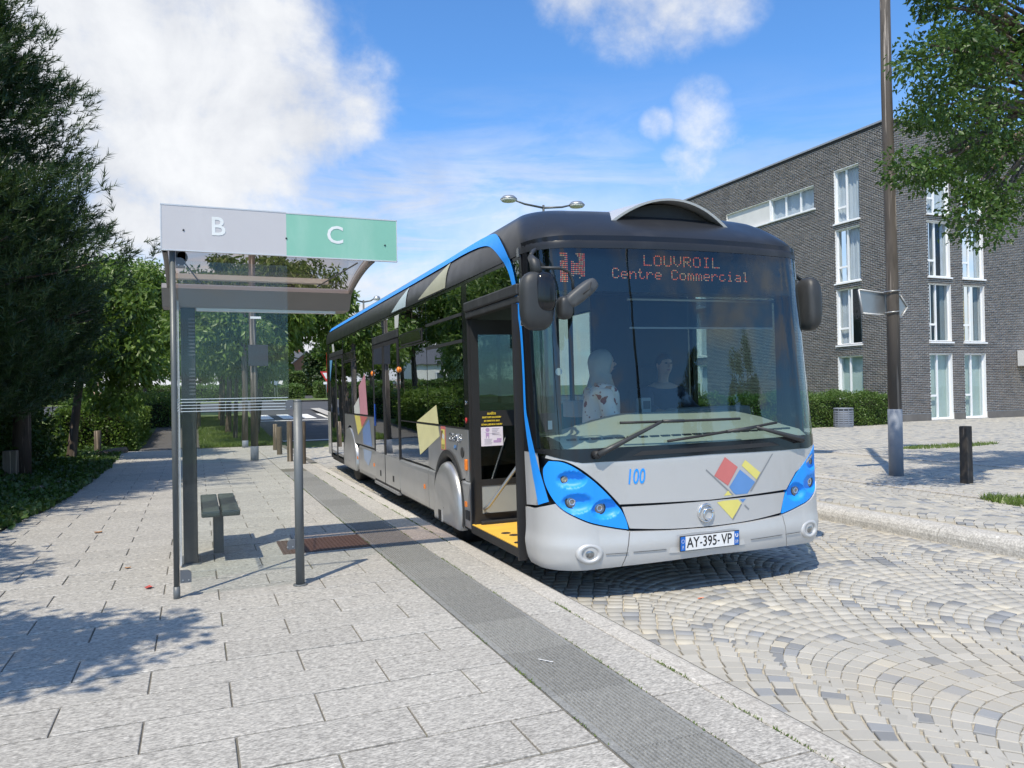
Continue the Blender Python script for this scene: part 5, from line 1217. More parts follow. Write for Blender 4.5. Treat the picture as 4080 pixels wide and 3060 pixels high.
# --- roof: side coves, front cap and top in one skin
RZ = [2.615, 2.64, 2.67, 2.72, 2.79, 2.85, 2.90, 2.945, 2.985, 3.02, 3.05, 3.068, 3.075]
RE = [0, 0, .005, .035, .12, .21, .295, .375, .455, .56, .74, 1.0, 1.35]
def cove_d(z, n=2.35, D=.44, H=.46):
    s = min(1., max(0., (z-2.615)/H)); return D*(1-(1-s**n)**(1/n))
def roof_ring(i):
    z = RZ[i]; d = cove_d(z); e = RE[i]; out = []
    for a in np.r_[-np.linspace(AL[-1], A0, 30), -np.linspace(A0, 0, 30)[1:], np.linspace(0, A0, 30)[1:], np.linspace(A0, AL[-1], 30)[1:]]:
        p = surf(a, 2.615, .006); y = p.y; f = max(0., 1-y/3.2)
        out.append(Vector((1.275+(p.x-1.275)*(1-d/1.275), y+e*f-(.5*d if y > 11 else 0), z)))
    return out
rings = [roof_ring(i) for i in range(len(RZ))]
mb = MB(); mb.grid(rings); L_ = rings[-1]; n = len(L_)
mb.add(L_, [(i, i+1, n-2-i, n-1-i) for i in range(n//2-1)], smooth=True)
for side in (0, -1): pass
mb.add([r[0] for r in rings]+[r[-1] for r in reversed(rings)], [tuple(range(2*len(rings)))])
roof = build(mb, 'roof', roofblk_m)
def ribbon(name, m, pts, proud=.006, parent=bus):
    """blue line over cove and pillar; pts are (y, z, half width) as the side shows them"""
    P = np.array(pts); rows = []
    for i in range(len(P)):
        t = P[min(i+1, len(P)-1), :2]-P[max(i-1, 0), :2]; t /= np.linalg.norm(t)+1e-9; nrm = np.array([-t[1], t[0]]); row = []
        for k in (-1, -.5, 0, .5, 1):
            y, z = P[i, :2]+nrm*P[i, 2]*k
            if z > 2.615:
                d = cove_d(z); row.append(Vector((1.275+(-.006-1.275)*(1-d/1.275)-proud, y, z+proud*.6)))
            else:
                yy = y-rake(z)*(1. if y < .5 else 0.); xx = 0.
                if yy < .44: xx = RC-math.sqrt(max(0, RC**2-(.44-yy)**2))
                row.append(Vector((xx-proud, y-(proud*.5 if yy < .44 else 0), z)))
        rows.append(row)
    return build(MB().grid(rows), name, m, parent)
P_ = [(11.45, 2.895, .036), (8., 2.905, .037), (5., 2.91, .038), (3., 2.92, .042), (2.3, 2.93, .045), (1.9, 2.925, .05), (1.6, 2.905, .052), (1.35, 2.865, .055), (1.15, 2.79, .055), (.98, 2.69, .052), (.87, 2.60, .046), (.79, 2.50, .042), (.72, 2.36, .036), (.66, 2.2, .028), (.61, 2.0, .022), (.585, 1.7, .020), (.575, 1.42, .022), (.545, 1.30, .034), (.49, 1.15, .046), (.43, 1.0, .054), (.37, .85, .058), (.325, .715, .058)]
P_ = [P_[0]]+[tuple(q) for q in spline(P_[1:], 5)]
dense = [tuple(np.array(P_[0])*(1-t)+np.array(P_[1])*t) for t in np.linspace(0, 1, 8)]+P_[2:]
ribbon('blue_stripe', blue_m, dense, .010)
# air-conditioning cowl on the roof
def hump():
    rows_o, rows_i = [], []; hump_m = plain('silver_cowl', (.60, .60, .60), .38, .25, .04, 3., coat=.3)
    for i, t in enumerate(np.linspace(0, 1, 10)):
        y = .40+1.7*t; hw = .60*(1+.10*t); zc = 2.850+.21*t**.55; ap = 3.085+.06*math.sin(t*2.2)-.01*t; ro, ri = [], []
        for u in np.linspace(-1, 1, 25):
            x = 1.275+hw*u; z = zc+(ap-zc)*(1-abs(u)**2.05); ro.append((x, y+.05*abs(u)**2, z)); ri.append((x*.975+1.275*.025, y+.05*abs(u)**2+.004, z-.017))
        rows_o.append(ro); rows_i.append(ri)
    mb = MB(); mb.grid(rows_o); mb.grid(rows_i); mb.grid([rows_o[0], rows_i[0]], smooth=False)
    h = build(mb, 'roof_cowl', hump_m)
    mb = MB(); mb.add([(p[0], .53, p[2]-.004) for p in rows_i[0]]+[(1.275+.52, .53, 2.80), (1.275-.52, .53, 2.80)], [tuple(range(27))]); build(mb, 'cowl_intake', rubber_m, h)
hump()
# small items on the corner of the roof
bx('side_lamp', lens_m, -.012, .004, .62, .66, 2.60, 2.67, label='small clear lamp at the roof corner')

# --- kerb side
def pane(name, y0, y1, z0, z1, m=None, parent=bus, x=.0, th=.007): return bx(name, m or busglass_m, x, x+th, y0, y1, z0, z1, parent)
def frame_bar(y0, y1, z0, z1, name='pillar', m=None, x0=.002, x1=.06, parent=bus): return bx(name, m or black_m, x0, x1, y0, y1, z0, z1, parent)
frame_bar(.64, 11.78, 2.584, 2.62, 'roof_rail'); frame_bar(2.0, 2.155, .26, 2.583); frame_bar(3.492, 3.512, 1.2, 2.583); frame_bar(4.885, 4.945, .26, 2.583); frame_bar(6.66, 6.72, .26, 2.583); frame_bar(9.49, 9.61, .26, 2.583); frame_bar(11.30, 11.42, .26, 2.583)
frame_bar(2.16, 4.884, 1.192, 1.208, 'sill_rail', rubber_m); frame_bar(6.73, 9.485, 1.198, 1.214, 'sill_rail', rubber_m)
def window_unit(y0, y1, z0, z1, kind):
    w = pane('side_window', y0, y1, z0, z1)
    if kind == 'vent':
        ya, yb = y1-.14, y0+.20
        fr = MB(); 
        for (a, b, c, d) in ((yb-.02, ya+.02, 2.155, 2.172), (yb-.02, ya+.02, 2.292, 2.306), (yb-.02, yb, 2.172, 2.292), (ya, ya+.02, 2.172, 2.292)): fr.box((-.008, a, c), (-.0005, b, d))
        fr.build('vent_frame', rubber_m, w); mb = MB(); mb.prism([(-.004, yb, 2.172), (-.004, ya, 2.172), (.0-.030, ya, 2.29), (-.030, yb, 2.29)], (.003, 0, 0)); mb.build('vent_flap', plain('vent_dark', (.012, .013, .014), .2, coat=.5), w)
        MB().box((-.007, y0, 2.128), (-.0005, y1, 2.142)).build('transom', rubber_m, w)
    elif kind == 'hopper':
        MB().box((-.012, y0, 2.296), (-.0005, y1, 2.322)).build('transom', plastic_m, w); MB().box((-.016, y0, 2.036), (-.0005, y1, 2.064)).build('transom', plastic_m, w)
        mb = MB()
        for k in range(14): mb.box((.020, y0+.02, 2.085+k*.014), (.026, y1-.02, 2.089+k*.014))
        mb.build('blind', trim_m, w)
    return w
window_unit(2.16, 3.488, 1.21, 2.58, 'hopper'); window_unit(3.516, 4.88, 1.21, 2.58, 'vent'); window_unit(6.725, 8.10, 1.216, 2.58, 'plain'); window_unit(8.115, 9.485, 1.216, 2.58, 'vent')
pane('side_window', 3.53, 4.88, .722, 1.19); bx('side_window', busglass_m, 0., .007, .65, 1.995, 2.40, 2.58); bx('side_window', busglass_m, 0., .007, 4.95, 6.655, 2.40, 2.58); bx('side_window', busglass_m, 0., .007, 9.615, 11.295, 2.40, 2.58)
def side_sheet(name, poly, m, x=-.004, th=.02, parent=bus): return build(MB().prism([(x, y, z) for y, z in poly], (th, 0, 0)), name, m, parent)
def arch(yc, zc, r, z_end, y_from, y_to, n=22):
    """half-round cut from y_from side up over the wheel"""
    return [(yc+r*math.cos(t), zc+r*.98*math.sin(t)) for t in np.linspace(0, math.pi, n)]
# silver panels over the wheels
FY, RY = 2.735, 8.95
AF = [(FY+(.50)*math.cos(t), .40+.545*math.sin(t)) for t in np.linspace(R(32), R(148), 20)]
side_sheet('side_panel', [(3.522, .722), (3.522, 1.188), (2.16, 1.188)]+[(2.16, .722)]+list(reversed(AF)), side_m)
AR = [(RY+.60*math.cos(t), .40+.60*math.sin(t)) for t in np.linspace(R(32), R(148), 20)]
side_sheet('side_panel', [(9.48, .725), (9.48, 1.194), (6.725, 1.194), (6.725, .725)]+list(reversed(AR)), side_m)
side_sheet('side_panel', [(2.05, .70), (2.05, 1.19), (2.155, 1.19), (2.155, .70)], side_m, -.006)
# skirts with a rounded upper edge
def skirt(y0, y1, z0=.25, z1=.692, name='skirt_panel', m=None):
    prof = [(-.004, z0), (-.010, z0+.06), (-.014, z1-.06), (-.010, z1-.018), (.004, z1), (.03, z1), (.03, z0)]
    mb = MB(); n_ = len(prof); V = [(x, y, z) for y in (y0, y1) for x, z in prof]; mb.add(V, [tuple(range(n_)), tuple(reversed(range(n_, 2*n_)))]+[(i, (i+1) % n_, n_+(i+1) % n_, n_+i) for i in range(n_)]); return build(mb, name, m or side_m)
skirt(3.53, 4.98); skirt(3.255, 3.515); skirt(6.56, 8.02); skirt(2.02, 2.285)
frame_bar(2.02, 9.5, .694, .722, 'shadow_gap', rubber_m, .012, .05)
bx('underbody', rubber_m, .10, 2.45, .55, 11.6, .20, .27); bx('side_sill', rubber_m, .02, .06, 2.0, 11.3, .22, .262)
for y in (3.697, 2.135, 6.70, 8.14): bx('side_marker', orange_m, -.022, -.008, y-.022, y+.022, .45, .50)
bx('door_indicator', orange_m, -.030, -.002, 2.07, 2.12, .80, .91, bevel=.012); build(MB().lathe([(.055, 0), (.050, .006)], 20, M=Matrix.Translation((-.004, 2.235, .965)) @ Matrix.Rotation(R(-90), 4, 'Y')), 'filler_cap', plastic_m)
for y in (4.915, 6.69): build(MB().lathe([(.040, 0), (.036, .018), (.018, .030), (.001, .033)], 18, M=Matrix.Translation((0, y, 1.86)) @ Matrix.Rotation(R(-90), 4, 'Y')), 'indicator_lamp', orange_m)
build(MB().lathe([(.028, 0), (.026, .006), (.001, .008)], 16, M=Matrix.Translation((0, 2.10, 1.28)) @ Matrix.Rotation(R(-90), 4, 'Y')), 'door_button', plain('red_button', (.5, .03, .03), .3)); build(MB().lathe([(.020, 0), (.018, .008), (.001, .010)], 16, M=Matrix.Translation((0, 2.09, 1.45)) @ Matrix.Rotation(R(-90), 4, 'Y')), 'door_lock', chrome_m)
bx('skirt_grille', plastic_m, -.016, -.012, 2.03, 2.16, .33, .42)
# wheels under their covers
def wheel(yc, rr, zc, cov, lab):
    w = empty('wheel', (.0, yc, zc)); w.parent = bus
    tyre = MB().lathe([(rr*.62, -.12), (rr*.9, -.13), (rr, -.10), (rr, .10), (rr*.9, .13), (rr*.62, .12)], 32, M=Matrix.Translation((.22, 0, 0)) @ Matrix.Rotation(R(90), 4, 'Y')); tyre.build('tyre', rubber_m, w)
    MB().lathe([(rr*.6, .0), (rr*.55, -.06), (.08, -.09), (.001, -.09)], 24, M=Matrix.Translation((.12, 0, 0)) @ Matrix.Rotation(R(90), 4, 'Y')).build('rim', galv_m, w)
wheel(FY, .46, .46, 0, ''); wheel(RY, .46, .46, 0, '')
ao = [(FY+.545*math.cos(t), .40+.560*math.sin(t)) for t in np.linspace(R(-18), R(198), 34)]; ai = [(FY+.475*math.cos(t), .40+.490*math.sin(t)) for t in np.linspace(R(-18), R(198), 34)]
build(MB().grid([[(-.016, y, z) for y, z in ao], [(-.020, .5*(a[0]+b[0]), .5*(a[1]+b[1])) for a, b in zip(ao, ai)], [(-.012, y, z) for y, z in ai], [(.10, y, z) for y, z in ai]]), 'wheel_arch', plastic_m)
def spat(yc, hw, zt, zb, name, bulge=.045, lab=None):
    """smooth cover over the wheel, flat in the middle and turned at its rim"""
    ol = [(yc+hw*math.cos(t), .36+(zt-.36)*math.sin(t)) for t in np.linspace(0, math.pi, 26)]; ol = [(yc+hw*.95, zb)]+[(yc+hw*1.0, zb+.10)]+ol+[(yc-hw*1.0, zb+.10), (yc-hw*.95, zb)]
    rows = []
    for k, x in ((1., .05), (1., -.008), (.97, -.018-bulge*.35), (.88, -.018-bulge*.85), (.78, -.018-bulge), (.40, -.018-bulge), (.02, -.018-bulge)):
        rows.append([(x, yc+(y-yc)*k, (.36+(z-.36)*k)) for y, z in ol])
    rows = [[(x, y, z if k_ < 2 else z) for (x, y, z) in r] for k_, r in enumerate(rows)]
    mb = MB(); mb.grid(rows); nb = len(ol)
    mb.grid([[r[0] for r in rows], [(.05, yc, zb) for r in rows]]) if False else None
    # lower edge
    mb.add([(x, y, z) for r in rows[:5] for (x, y, z) in (r[0], r[-1])], [(0, 2, 3, 1), (2, 4, 5, 3), (4, 6, 7, 5), (6, 8, 9, 7)]); mb.add([rows[4][0], rows[4][-1], rows[5][-1], rows[5][0], rows[6][-1], rows[6][0]], [(0, 1, 2, 3), (3, 2, 4, 5)])
    return build(mb, name, side_m, label=lab)
sp = spat(FY, .460, .835, .19, 'wheel_cover', .05, 'silver cover over the front wheel'); bx('cover_latch', rubber_m, -.072, -.066, 2.80, 2.93, .215, .325, sp); bx('latch_rim', silver_m, -.075, -.067, 2.785, 2.80, .21, .33, sp)
sp = spat(RY, .66, .955, .235, 'wheel_cover', .004, 'silver cover over the rear wheel')
# --- doors
def leaf(name, y0, y1, zb, zm, zt, parent=bus, x=-.010, lower=True, lab=None):
    d = empty(name, (0, 0, 0)); d.parent = parent; f = .045
    if lab: tag(d, lab)
    mb = MB(); mb.box((x, y0, zb), (x+.035, y0+f, zt)); mb.box((x, y1-f, zb), (x+.035, y1, zt)); mb.box((x, y0+f, zt-.055), (x+.035, y1-f, zt)); mb.box((x, y0+f, zb), (x+.035, y1-f, zb+.05)); mb.build('frame', rubber_m, d)
    MB().box((x+.006, y0+f, zm), (x+.013, y1-f, zt-.055)).build('pane', busglass_m, d)
    if lower: 
        MB().box((x-.003, y0+.02, zb+.03), (x+.012, y1-.02, zm-.004)).build('lower_panel', side_m, d)
        MB().box((x-.006, .5*(y0+y1)-.10, zb+.10), (x-.0035, .5*(y0+y1)-.02, zb+.18), bevel=.0).build('pull_recess', rubber_m, d)
    return d
leaf('mid_door', 4.955, 5.885, .255, .690, 2.275, lab='front leaf of the middle door'); leaf('mid_door', 5.90, 6.65, .255, .690, 2.275, lab='rear leaf of the middle door'); bx('door_header', plastic_m, -.012, .05, 4.95, 6.655, 2.285, 2.395, bevel=.01)
bx('door_step', plain('worn_grey', (.25, .25, .25), .7, dirt=((.10, .09, .08), .6, 6.)), -.03, .20, 5.0, 6.6, .215, .25)
leaf('rear_door', 9.62, 10.46, .26, .36, 2.30, lower=False, lab='front leaf of the rear door'); leaf('rear_door', 10.475, 11.29, .26, .36, 2.30, lower=False, lab='rear leaf of the rear door'); bx('door_header', plastic_m, -.012, .05, 9.615, 11.295, 2.305, 2.395, bevel=.01)
# open front door: leaves swung square to the side
def open_leaf(y, x0, x1, lab):
    d = empty('front_door', (0, 0, 0)); d.parent = bus; tag(d, lab); zb, zt = .225, 2.235; t = .028
    mb = MB(); mb.box((x0, y, zb), (x0+.075, y+t, zt)); mb.box((x1-.05, y, zb), (x1, y+t, zt)); mb.box((x0+.075, y, zt-.14), (x1-.05, y+t, zt)); mb.box((x0+.075, y, 1.22), (x1-.05, y+t, 1.37)); mb.box((x0+.075, y, .66), (x1-.05, y+t, .72)); mb.box((x0+.075, y, zb), (x1-.05, y+t, .40)); mb.build('frame', rubber_m, d)
    MB().box((x0+.075, y+.010, 1.37), (x1-.05, y+.016, zt-.14)).build('pane', busglass_m, d); MB().box((x0+.075, y+.010, .72), (x1-.05, y+.016, 1.22)).build('pane', busglass_m, d)
    MB().box((x0+.075, y+.006, .40), (x1-.05, y+.020, .66)).build('lower_panel', trim_m, d); mb = MB(); mb.box((x0+.05, y-.055, .255), (x1-.02, y-.002, .335), bevel=.012); mb.build('door_bumper', rubber_m, d)
    return d
dl = open_leaf(1.955, .015, .56, 'rear leaf of the open front door'); dr = open_leaf(.665, -.055, .34, 'front leaf of the open front door')
build(MB().tube([(.10, 1.935, .44), (.14, 1.90, .48), (.46, 1.62, 1.02), (.50, 1.60, 1.10)], .017, 10), 'grab_rail', galv_m, dl)
bx('door_header', plastic_m, -.020, .06, .64, 2.0, 2.245, 2.30, bevel=.008); bx('door_header', plastic_m, -.034, .05, .64, 2.0, 2.305, 2.395, bevel=.012); bx('door_jamb', rubber_m, .0, .10, .64, .664, .24, 2.245); bx('door_jamb', rubber_m, .0, .10, 1.99, 2.01, .24, 2.245)
bx('entrance_mat', yel_m, -.005, .42, .68, 1.985, .262, .302); bx('mat_edge', rubber_m, -.014, -.005, .68, 1.985, .225, .295)
for (x, y) in ((.12, 1.42), (.15, 1.30), (.07, .98), (.12, .90)): build(MB().lathe([(.045, .3025), (.042, .3045)], 9, c=(x, y, 0)), 'worn_spot', rubber_m)
# notices on the inside of the door glass, read through from behind
nt = bx('door_notice', plain('notice_paper', (.80, .74, .82), .6), .095, .315, 1.950, 1.953, 1.035, 1.215); pur = plain('notice_purple', (.48, .33, .56), .6); gr = plain('notice_grey', (.42, .38, .45), .6)
mb = MB(); mb.lathe([(.020, 0), (.020, .0006)], 18, M=Matrix.Translation((.160, 1.9495, 1.188)) @ Matrix.Rotation(R(90), 4, 'X')); mb.box((.142, 1.9485, 1.130), (.175, 1.9495, 1.162)); mb.box((.142, 1.9485, 1.108), (.150, 1.9495, 1.130)); mb.box((.166, 1.9485, 1.108), (.174, 1.9495, 1.130)); mb.box((.218, 1.9485, 1.066), (.295, 1.9495, 1.088)); mb.box((.252, 1.9485, 1.088), (.298, 1.9495, 1.106)); mb.build('notice_figure', pur, nt)
mb = MB()
for k in range(5): mb.box((.205, 1.9485, 1.195-k*.014), (.205+.075-.012*(k % 3), 1.9495, 1.200-k*.014)); mb.box((.125+.004*(k % 2), 1.9485, 1.098-k*.011), (.205-.006*(k % 3), 1.9495, 1.101-k*.011))
mb.tube([(.13, 1.949, 1.168), (.21, 1.949, 1.150), (.30, 1.949, 1.132)], .0012, 5); mb.build('notice_lines', gr, nt)
ym = plain('sticker_yellow', (.85, .62, .05), .5)
for k, (t, s) in enumerate((('stibus', .038), ('VEHICULE PROTEGE', .021), ('PAR SYSTEME DE', .021), ('VIDEO SURVEILLANCE', .021))):
    text_mesh(t, s, ym, 'sticker_text', dl, Matrix.Translation((.205, 1.9485, 1.345-k*.034-(.004 if k else 0))) @ Matrix.Rotation(R(90), 4, 'X') @ Matrix.Diagonal((-1., 1, 1, 1)), .0, bold=.0008)
bx('ticket_box', trim_m, .75, 1.15, 1.30, 1.52, 1.30, 1.45, bevel=.01)
# --- prints on the side
dpk, dlb, dwh, dpl = plain('decal_pink', (.62, .30, .36), .4), plain('decal_light_blue', (.16, .42, .72), .35), plain('decal_white', (.66, .68, .66), .4), plain('decal_pale_yellow', (.74, .70, .38), .4)
def decal(poly, m, x=-.0062, name='lozenge_print'): return build(MB().add([(x, y, z) for y, z in poly], [tuple(range(len(poly)))]), name, m)
decal([(4.04, 1.214), (3.152, 1.42), (3.08, 1.214)], dpl, -.0015); decal([(4.04, 1.190), (3.08, 1.190), (3.03, 1.085), (3.90, .825)], dpl, -.0055)
decal([(7.87, 1.222), (7.95, 1.683), (7.346, 1.882), (7.19, 1.222)], dpk, -.0015); decal([(7.87, 1.19), (7.19, 1.19), (7.73, .998)], dred); decal([(8.43, 1.222), (8.453, 1.347), (7.96, 1.50), (7.88, 1.222)], dwh, -.0015); decal([(8.40, 1.19), (7.90, 1.19), (7.60, 1.03), (8.09, .86)], dyel, -.0060)
decal([(7.05, 1.165), (7.66, .975), (7.60, .74), (6.85, .74)], plain('decal_slate_blue', (.16, .26, .50), .4), -.0064); decal([(7.58, .665), (6.86, .665), (6.95, .55), (7.15, .42), (7.52, .50)], plain('decal_faded_blue', (.30, .38, .52), .4), -.0152)
decal([(5.10, 2.575), (4.84, 2.575), (4.90, 2.41), (5.10, 2.41)], dwh, -.0015); decal([(10.95, 2.57), (10.70, 2.57), (10.6, 2.41), (10.87, 2.41)], dwh, -.0015); decal([(11.22, 2.26), (10.86, 2.25), (11.25, 1.82)], dlb, -.013)
def cove_decal(tri, m):
    n_ = 6; rows = []
    for i in range(n_+1):
        row = []
        for j in range(n_+1):
            u, v = i/n_, j/n_; y = (1-u)*tri[0][0]+u*((1-v)*tri[1][0]+v*tri[2][0]); z = (1-u)*tri[0][1]+u*((1-v)*tri[1][1]+v*tri[2][1]); d = cove_d(z); row.append((1.275+(-.006-1.275)*(1-d/1.275)-.005, y, z+.004))
        rows.append(row)
    build(MB().grid(rows), 'lozenge_print', m)
cove_decal([(3.80, 2.63), (2.66, 2.625), (2.62, 2.885)], plain('decal_grey_yellow', (.44, .44, .32), .45)); cove_decal([(5.25, 2.63), (4.42, 2.625), (4.38, 2.86)], plain('decal_pale_blue', (.50, .62, .66), .4))
st = bx('warning_sticker', dred, -.0066, -.0045, 2.81, 2.985, .945, 1.195); 
mb = MB(); mb.add([(-.0075, 2.965, .955), (-.0075, 2.83, .955), (-.0075, 2.83, 1.165), (-.0075, 2.965, 1.165)], [(0, 1, 2, 3)]); mb.build('sticker_field', dyel, st)
mb = MB(); mb.add([(-.0085, 2.93, 1.075), (-.0085, 2.85, 1.055), (-.0085, 2.85, 1.105), (-.0085, 2.93, 1.125)], [(0, 1, 2, 3)]); mb.build('sticker_picture', dwh, st)
mb = MB(); mb.add([(-.0085, 2.955, 1.04), (-.0085, 2.90, 1.15), (-.0085, 2.955, 1.15)], [(0, 1, 2)]); mb.build('sticker_mark', plain('decal_black', (.02, .02, .02), .5), st)
TS = lambda y, z: Matrix.Translation((-.0078, y, z)) @ Matrix.Rotation(R(-90), 4, 'Z') @ Matrix.Rotation(R(90), 4, 'X')
text_mesh('ANGLES', .032, MATS['decal_black'], 'sticker_text', st, TS(2.897, .995) @ Matrix.Translation((0, 0, .001))); text_mesh('MORTS', .032, MATS['decal_black'], 'sticker_text', st, TS(2.897, .968) @ Matrix.Translation((0, 0, .001)))
text_mesh('CReALiS', .118, chrome_m, 'model_lettering', bus, TS(2.475, 1.095), .002, shear=.2, bold=-.0005)
build(MB().prism([(-.0085, 2.50, .985), (-.0085, 2.40, .975), (-.0085, 2.36, 1.05), (-.0085, 2.40, 1.05), (-.0085, 2.42, 1.01)], (.004, 0, 0)), 'side_emblem', chrome_m); decal([(2.52, .990), (2.43, .98), (2.43, 1.02), (2.50, 1.025)], dblu, -.0068, 'side_emblem_print')
bx('access_sticker', plain('access_blue', (.02, .12, .60), .4), -.0112, -.0102, 6.54, 6.60, 1.07, 1.40)
# --- rear corner, far side, tail
bx('rear_corner', black_m, .0, .06, 11.42, BL-.02, 1.2, 2.583); bx('rear_corner', silver_m, -.004, .06, 11.425, BL-.02, .30, 1.195, bevel=.015); bx('tail_wall', black_m, .06, 2.49, BL-.08, BL-.02, .4, 2.60); bx('tail_lamp', plain('red_lamp', (.5, .03, .02), .3), -.002, .05, BL-.021, BL+.005, 1.6, 2.45)
bx('far_skirt', silver_m, 2.53, BW, .64, BL-.03, .25, 1.195); 
ys_ = [.66, 2.0, 3.5, 5.0, 6.5, 8.0, 9.5, 11.74]
for a, b in zip(ys_[:-1], ys_[1:]): bx('far_window', glass('far_bus_glass', (.74, .82, .78), .9) if 'far_bus_glass' not in MATS else MATS['far_bus_glass'], 2.54, 2.547, a+.03, b-.03, 1.21, 2.58)
for y in ys_: bx('far_pillar', black_m, 2.50, BW, y-.03, y+.03, 1.2, 2.583)
bx('far_roof_rail', black_m, 2.49, BW, .64, 11.78, 2.584, 2.62)
# --- inside
bx('floor', floor_m, .42, 2.50, .30, 11.7, .262, .300); bx('floor', floor_m, .06, .42, 2.0, 11.7, .262, .300); bx('ceiling', inner_m, .08, 2.47, .75, 11.7, 2.60, 2.612)
def seat(x, y, rz=0.):
    s = empty('seat', (x, y, .30), rz); s.parent = bus
    MB().box((-.21, -.2, .36), (.21, .22, .43), bevel=.03).build('cushion', seat_m, s); MB().box((-.21, .17, .43), (.21, .24, 1.05), bevel=.03).build('backrest', seat_m, s); MB().tube([(0, 0, 0), (0, 0, .37)], .04, 8).build('stand', galv_m, s)
for (x, y) in ((.42, 3.6), (.42, 4.5), (2.1, 3.4), (2.1, 4.3), (2.1, 5.2), (2.1, 6.1), (2.1, 7.2), (.42, 7.3), (.42, 8.4), (2.1, 8.4), (1.5, 3.4), (1.5, 4.3)): seat(x, y)
for (x, y) in ((.55, 2.1), (.60, 4.95), (1.15, 2.9), (.6, 6.7)): build(MB().tube([(x, y, .3), (x, y, 2.6)], .016, 8), 'grab_pole', plain('pole_paint', (.45, .47, .47), .3) if 'pole_paint' not in MATS else MATS['pole_paint'])
# dashboard
rows = []
for x in np.linspace(.15, 2.40, 24):
    zb = float(np.interp(x, [.15, .45, .75, 1.0, 2.1, 2.4], [1.19, 1.215, 1.29, 1.335, 1.335, 1.27])); fy = plan_at(a_of(x))[1]+.05; row = []
    for t, y, z in ((0, fy, 1.03), (.2, fy+.015, 1.115), (.4, fy+.10, 1.165), (.6, fy+.30, 1.195), (.8, .80, zb-.012), (.9, .92, zb), (1, 1.0, zb-.03), (1.1, 1.02, .75)): row.append((x, max(y, fy+.1*t), z))
    rows.append(row)
dash = build(MB().grid(rows), 'dashboard', dash_m)
for k in range(22):
    x = .25+k*.095; fy = plan_at(a_of(x))[1]+.05; mb = MB(); mb.box((x-.034, fy+.13, 1.1705), (x+.034, fy+.165, 1.1835)); mb.build('vent_slot', dark_m, dash)
bx('dash_base', dark_m, .45, 2.42, .55, 1.0, .30, 1.0)
cons = bx('driver_console', plain('console_grey', (.20, .21, .21), .5), 1.55, 2.36, .86, 1.06, 1.25, 1.36, bevel=.03)
sw = empty('steering_wheel', (1.92, 1.22, 1.22)); sw.parent = bus; sw.rotation_euler = (R(28), 0, 0)
MB().tube([(.225*math.cos(t), .225*math.sin(t), 0) for t in np.linspace(0, 2*math.pi, 33)], .016, 8, cap=False).build('rim', dark_m, sw); MB().lathe([(.07, -.03), (.07, .01), (.05, .02)], 16).build('hub', dark_m, sw)
mb = MB()
for t in (R(20), R(160), R(270)): mb.tube([(0, 0, 0), (.22*math.cos(t), .22*math.sin(t), 0)], .013, 6)
mb.build('spoke', dark_m, sw)
ds = empty('driver_seat', (1.92, 1.62, .30)); ds.parent = bus; MB().box((-.25, -.25, .50), (.25, .25, .62), bevel=.04).build('cushion', dark_m, ds); MB().box((-.24, .22, .60), (.24, .33, 1.25), bevel=.05).build('backrest', dark_m, ds); MB().box((-.13, .24, 1.27), (.13, .32, 1.48), bevel=.04).build('headrest', dark_m, ds); MB().box((-.18, -.18, .0), (.18, .18, .5)).build('stand', dark_m, ds)
bx('cab_door', plain('cab_glass_frame', (.10, .10, .105), .4), 1.30, 1.33, 1.0, 1.9, .30, 1.22); bx('cab_partition', dark_m, 1.32, 2.45, 1.98, 2.02, .30, 2.55)
tv = empty('ticket_machine', (1.36, 1.10, 1.22)); tv.parent = bus; MB().box((-.05, -.05, 0), (.05, .05, .24), bevel=.012).build('body', trim_m, tv); MB().box((-.035, -.056, .14), (.035, -.051, .21)).build('screen', dark_m, tv)
# sun blind with its rod
bld_m = glass('sun_blind', (.34, .40, .46), .6, .2, dirt=.15, dirtcol=(.12, .14, .17)); bx('sun_blind', bld_m, .95, 2.40, .60, .604, 2.05, 2.28); build(MB().tube([(.93, .60, 2.285), (2.42, .60, 2.285)], .013, 8), 'blind_rod', galv_m); bx('blind_bar', trim_m, .95, 2.40, .595, .61, 2.040, 2.054)
# destination display: housing, dot-matrix lettering
bx('sign_housing', plain('sign_black', (.012, .013, .016), .3), .14, 2.41, .372, .60, 2.31, 2.70); 
led_m = plain('led_dot', (.9, .25, .08), .5, emit=((1., .12, .03), .85)); ledw_m = plain('led_dot_pale', (.9, .7, .45), .5, emit=((1., .50, .20), .5))
FONT = {'L': '1000010000100001000010000100001111', 'O': '01110100011000110001100011000101110', 'U': '10001100011000110001100011000101110', 'V': '10001100011000110001100010101000100', 'R': '11110100011000111110101001001010001', 'I': '01110001000010000100001000010001110',
        'C': '01110100011000010000100001000101110', 'e': '00000000000111010001111111000001110', 'n': '00000000001011011001100011000110001', 't': '01000010001110001000010000100100110', 'r': '00000000001011011001100001000010000', 'o': '00000000000111010001100011000101110',
        'm': '00000000001101010101101011010110101', 'c': '00000000000111010000100001000101110', 'i': '00100000000110000100001000010001110', 'a': '00000000000111000001011111000101111', 'l': '01100001000010000100001000010001110'}
FONT['L'] = '10000100001000010000100001000011111'
def dots(name, cells, x0, z1, px, pz, r):
    a, b = MB(), MB()
    for (i, j) in cells:
        q = (a if random.random() < .62 else b); cx, cz = x0+i*px, z1-j*pz
        q.add([(cx+r*math.cos(t), .3695, cz+r*math.sin(t)) for t in np.linspace(0, 2*math.pi, 7)[:-1]], [tuple(range(6))])
    p_ = build(a, name, led_m, fix=False); tag(p_, 'glowing dot-matrix letters of the destination')
    if b.v: b.build('pale_dots', ledw_m, p_, fix=False)
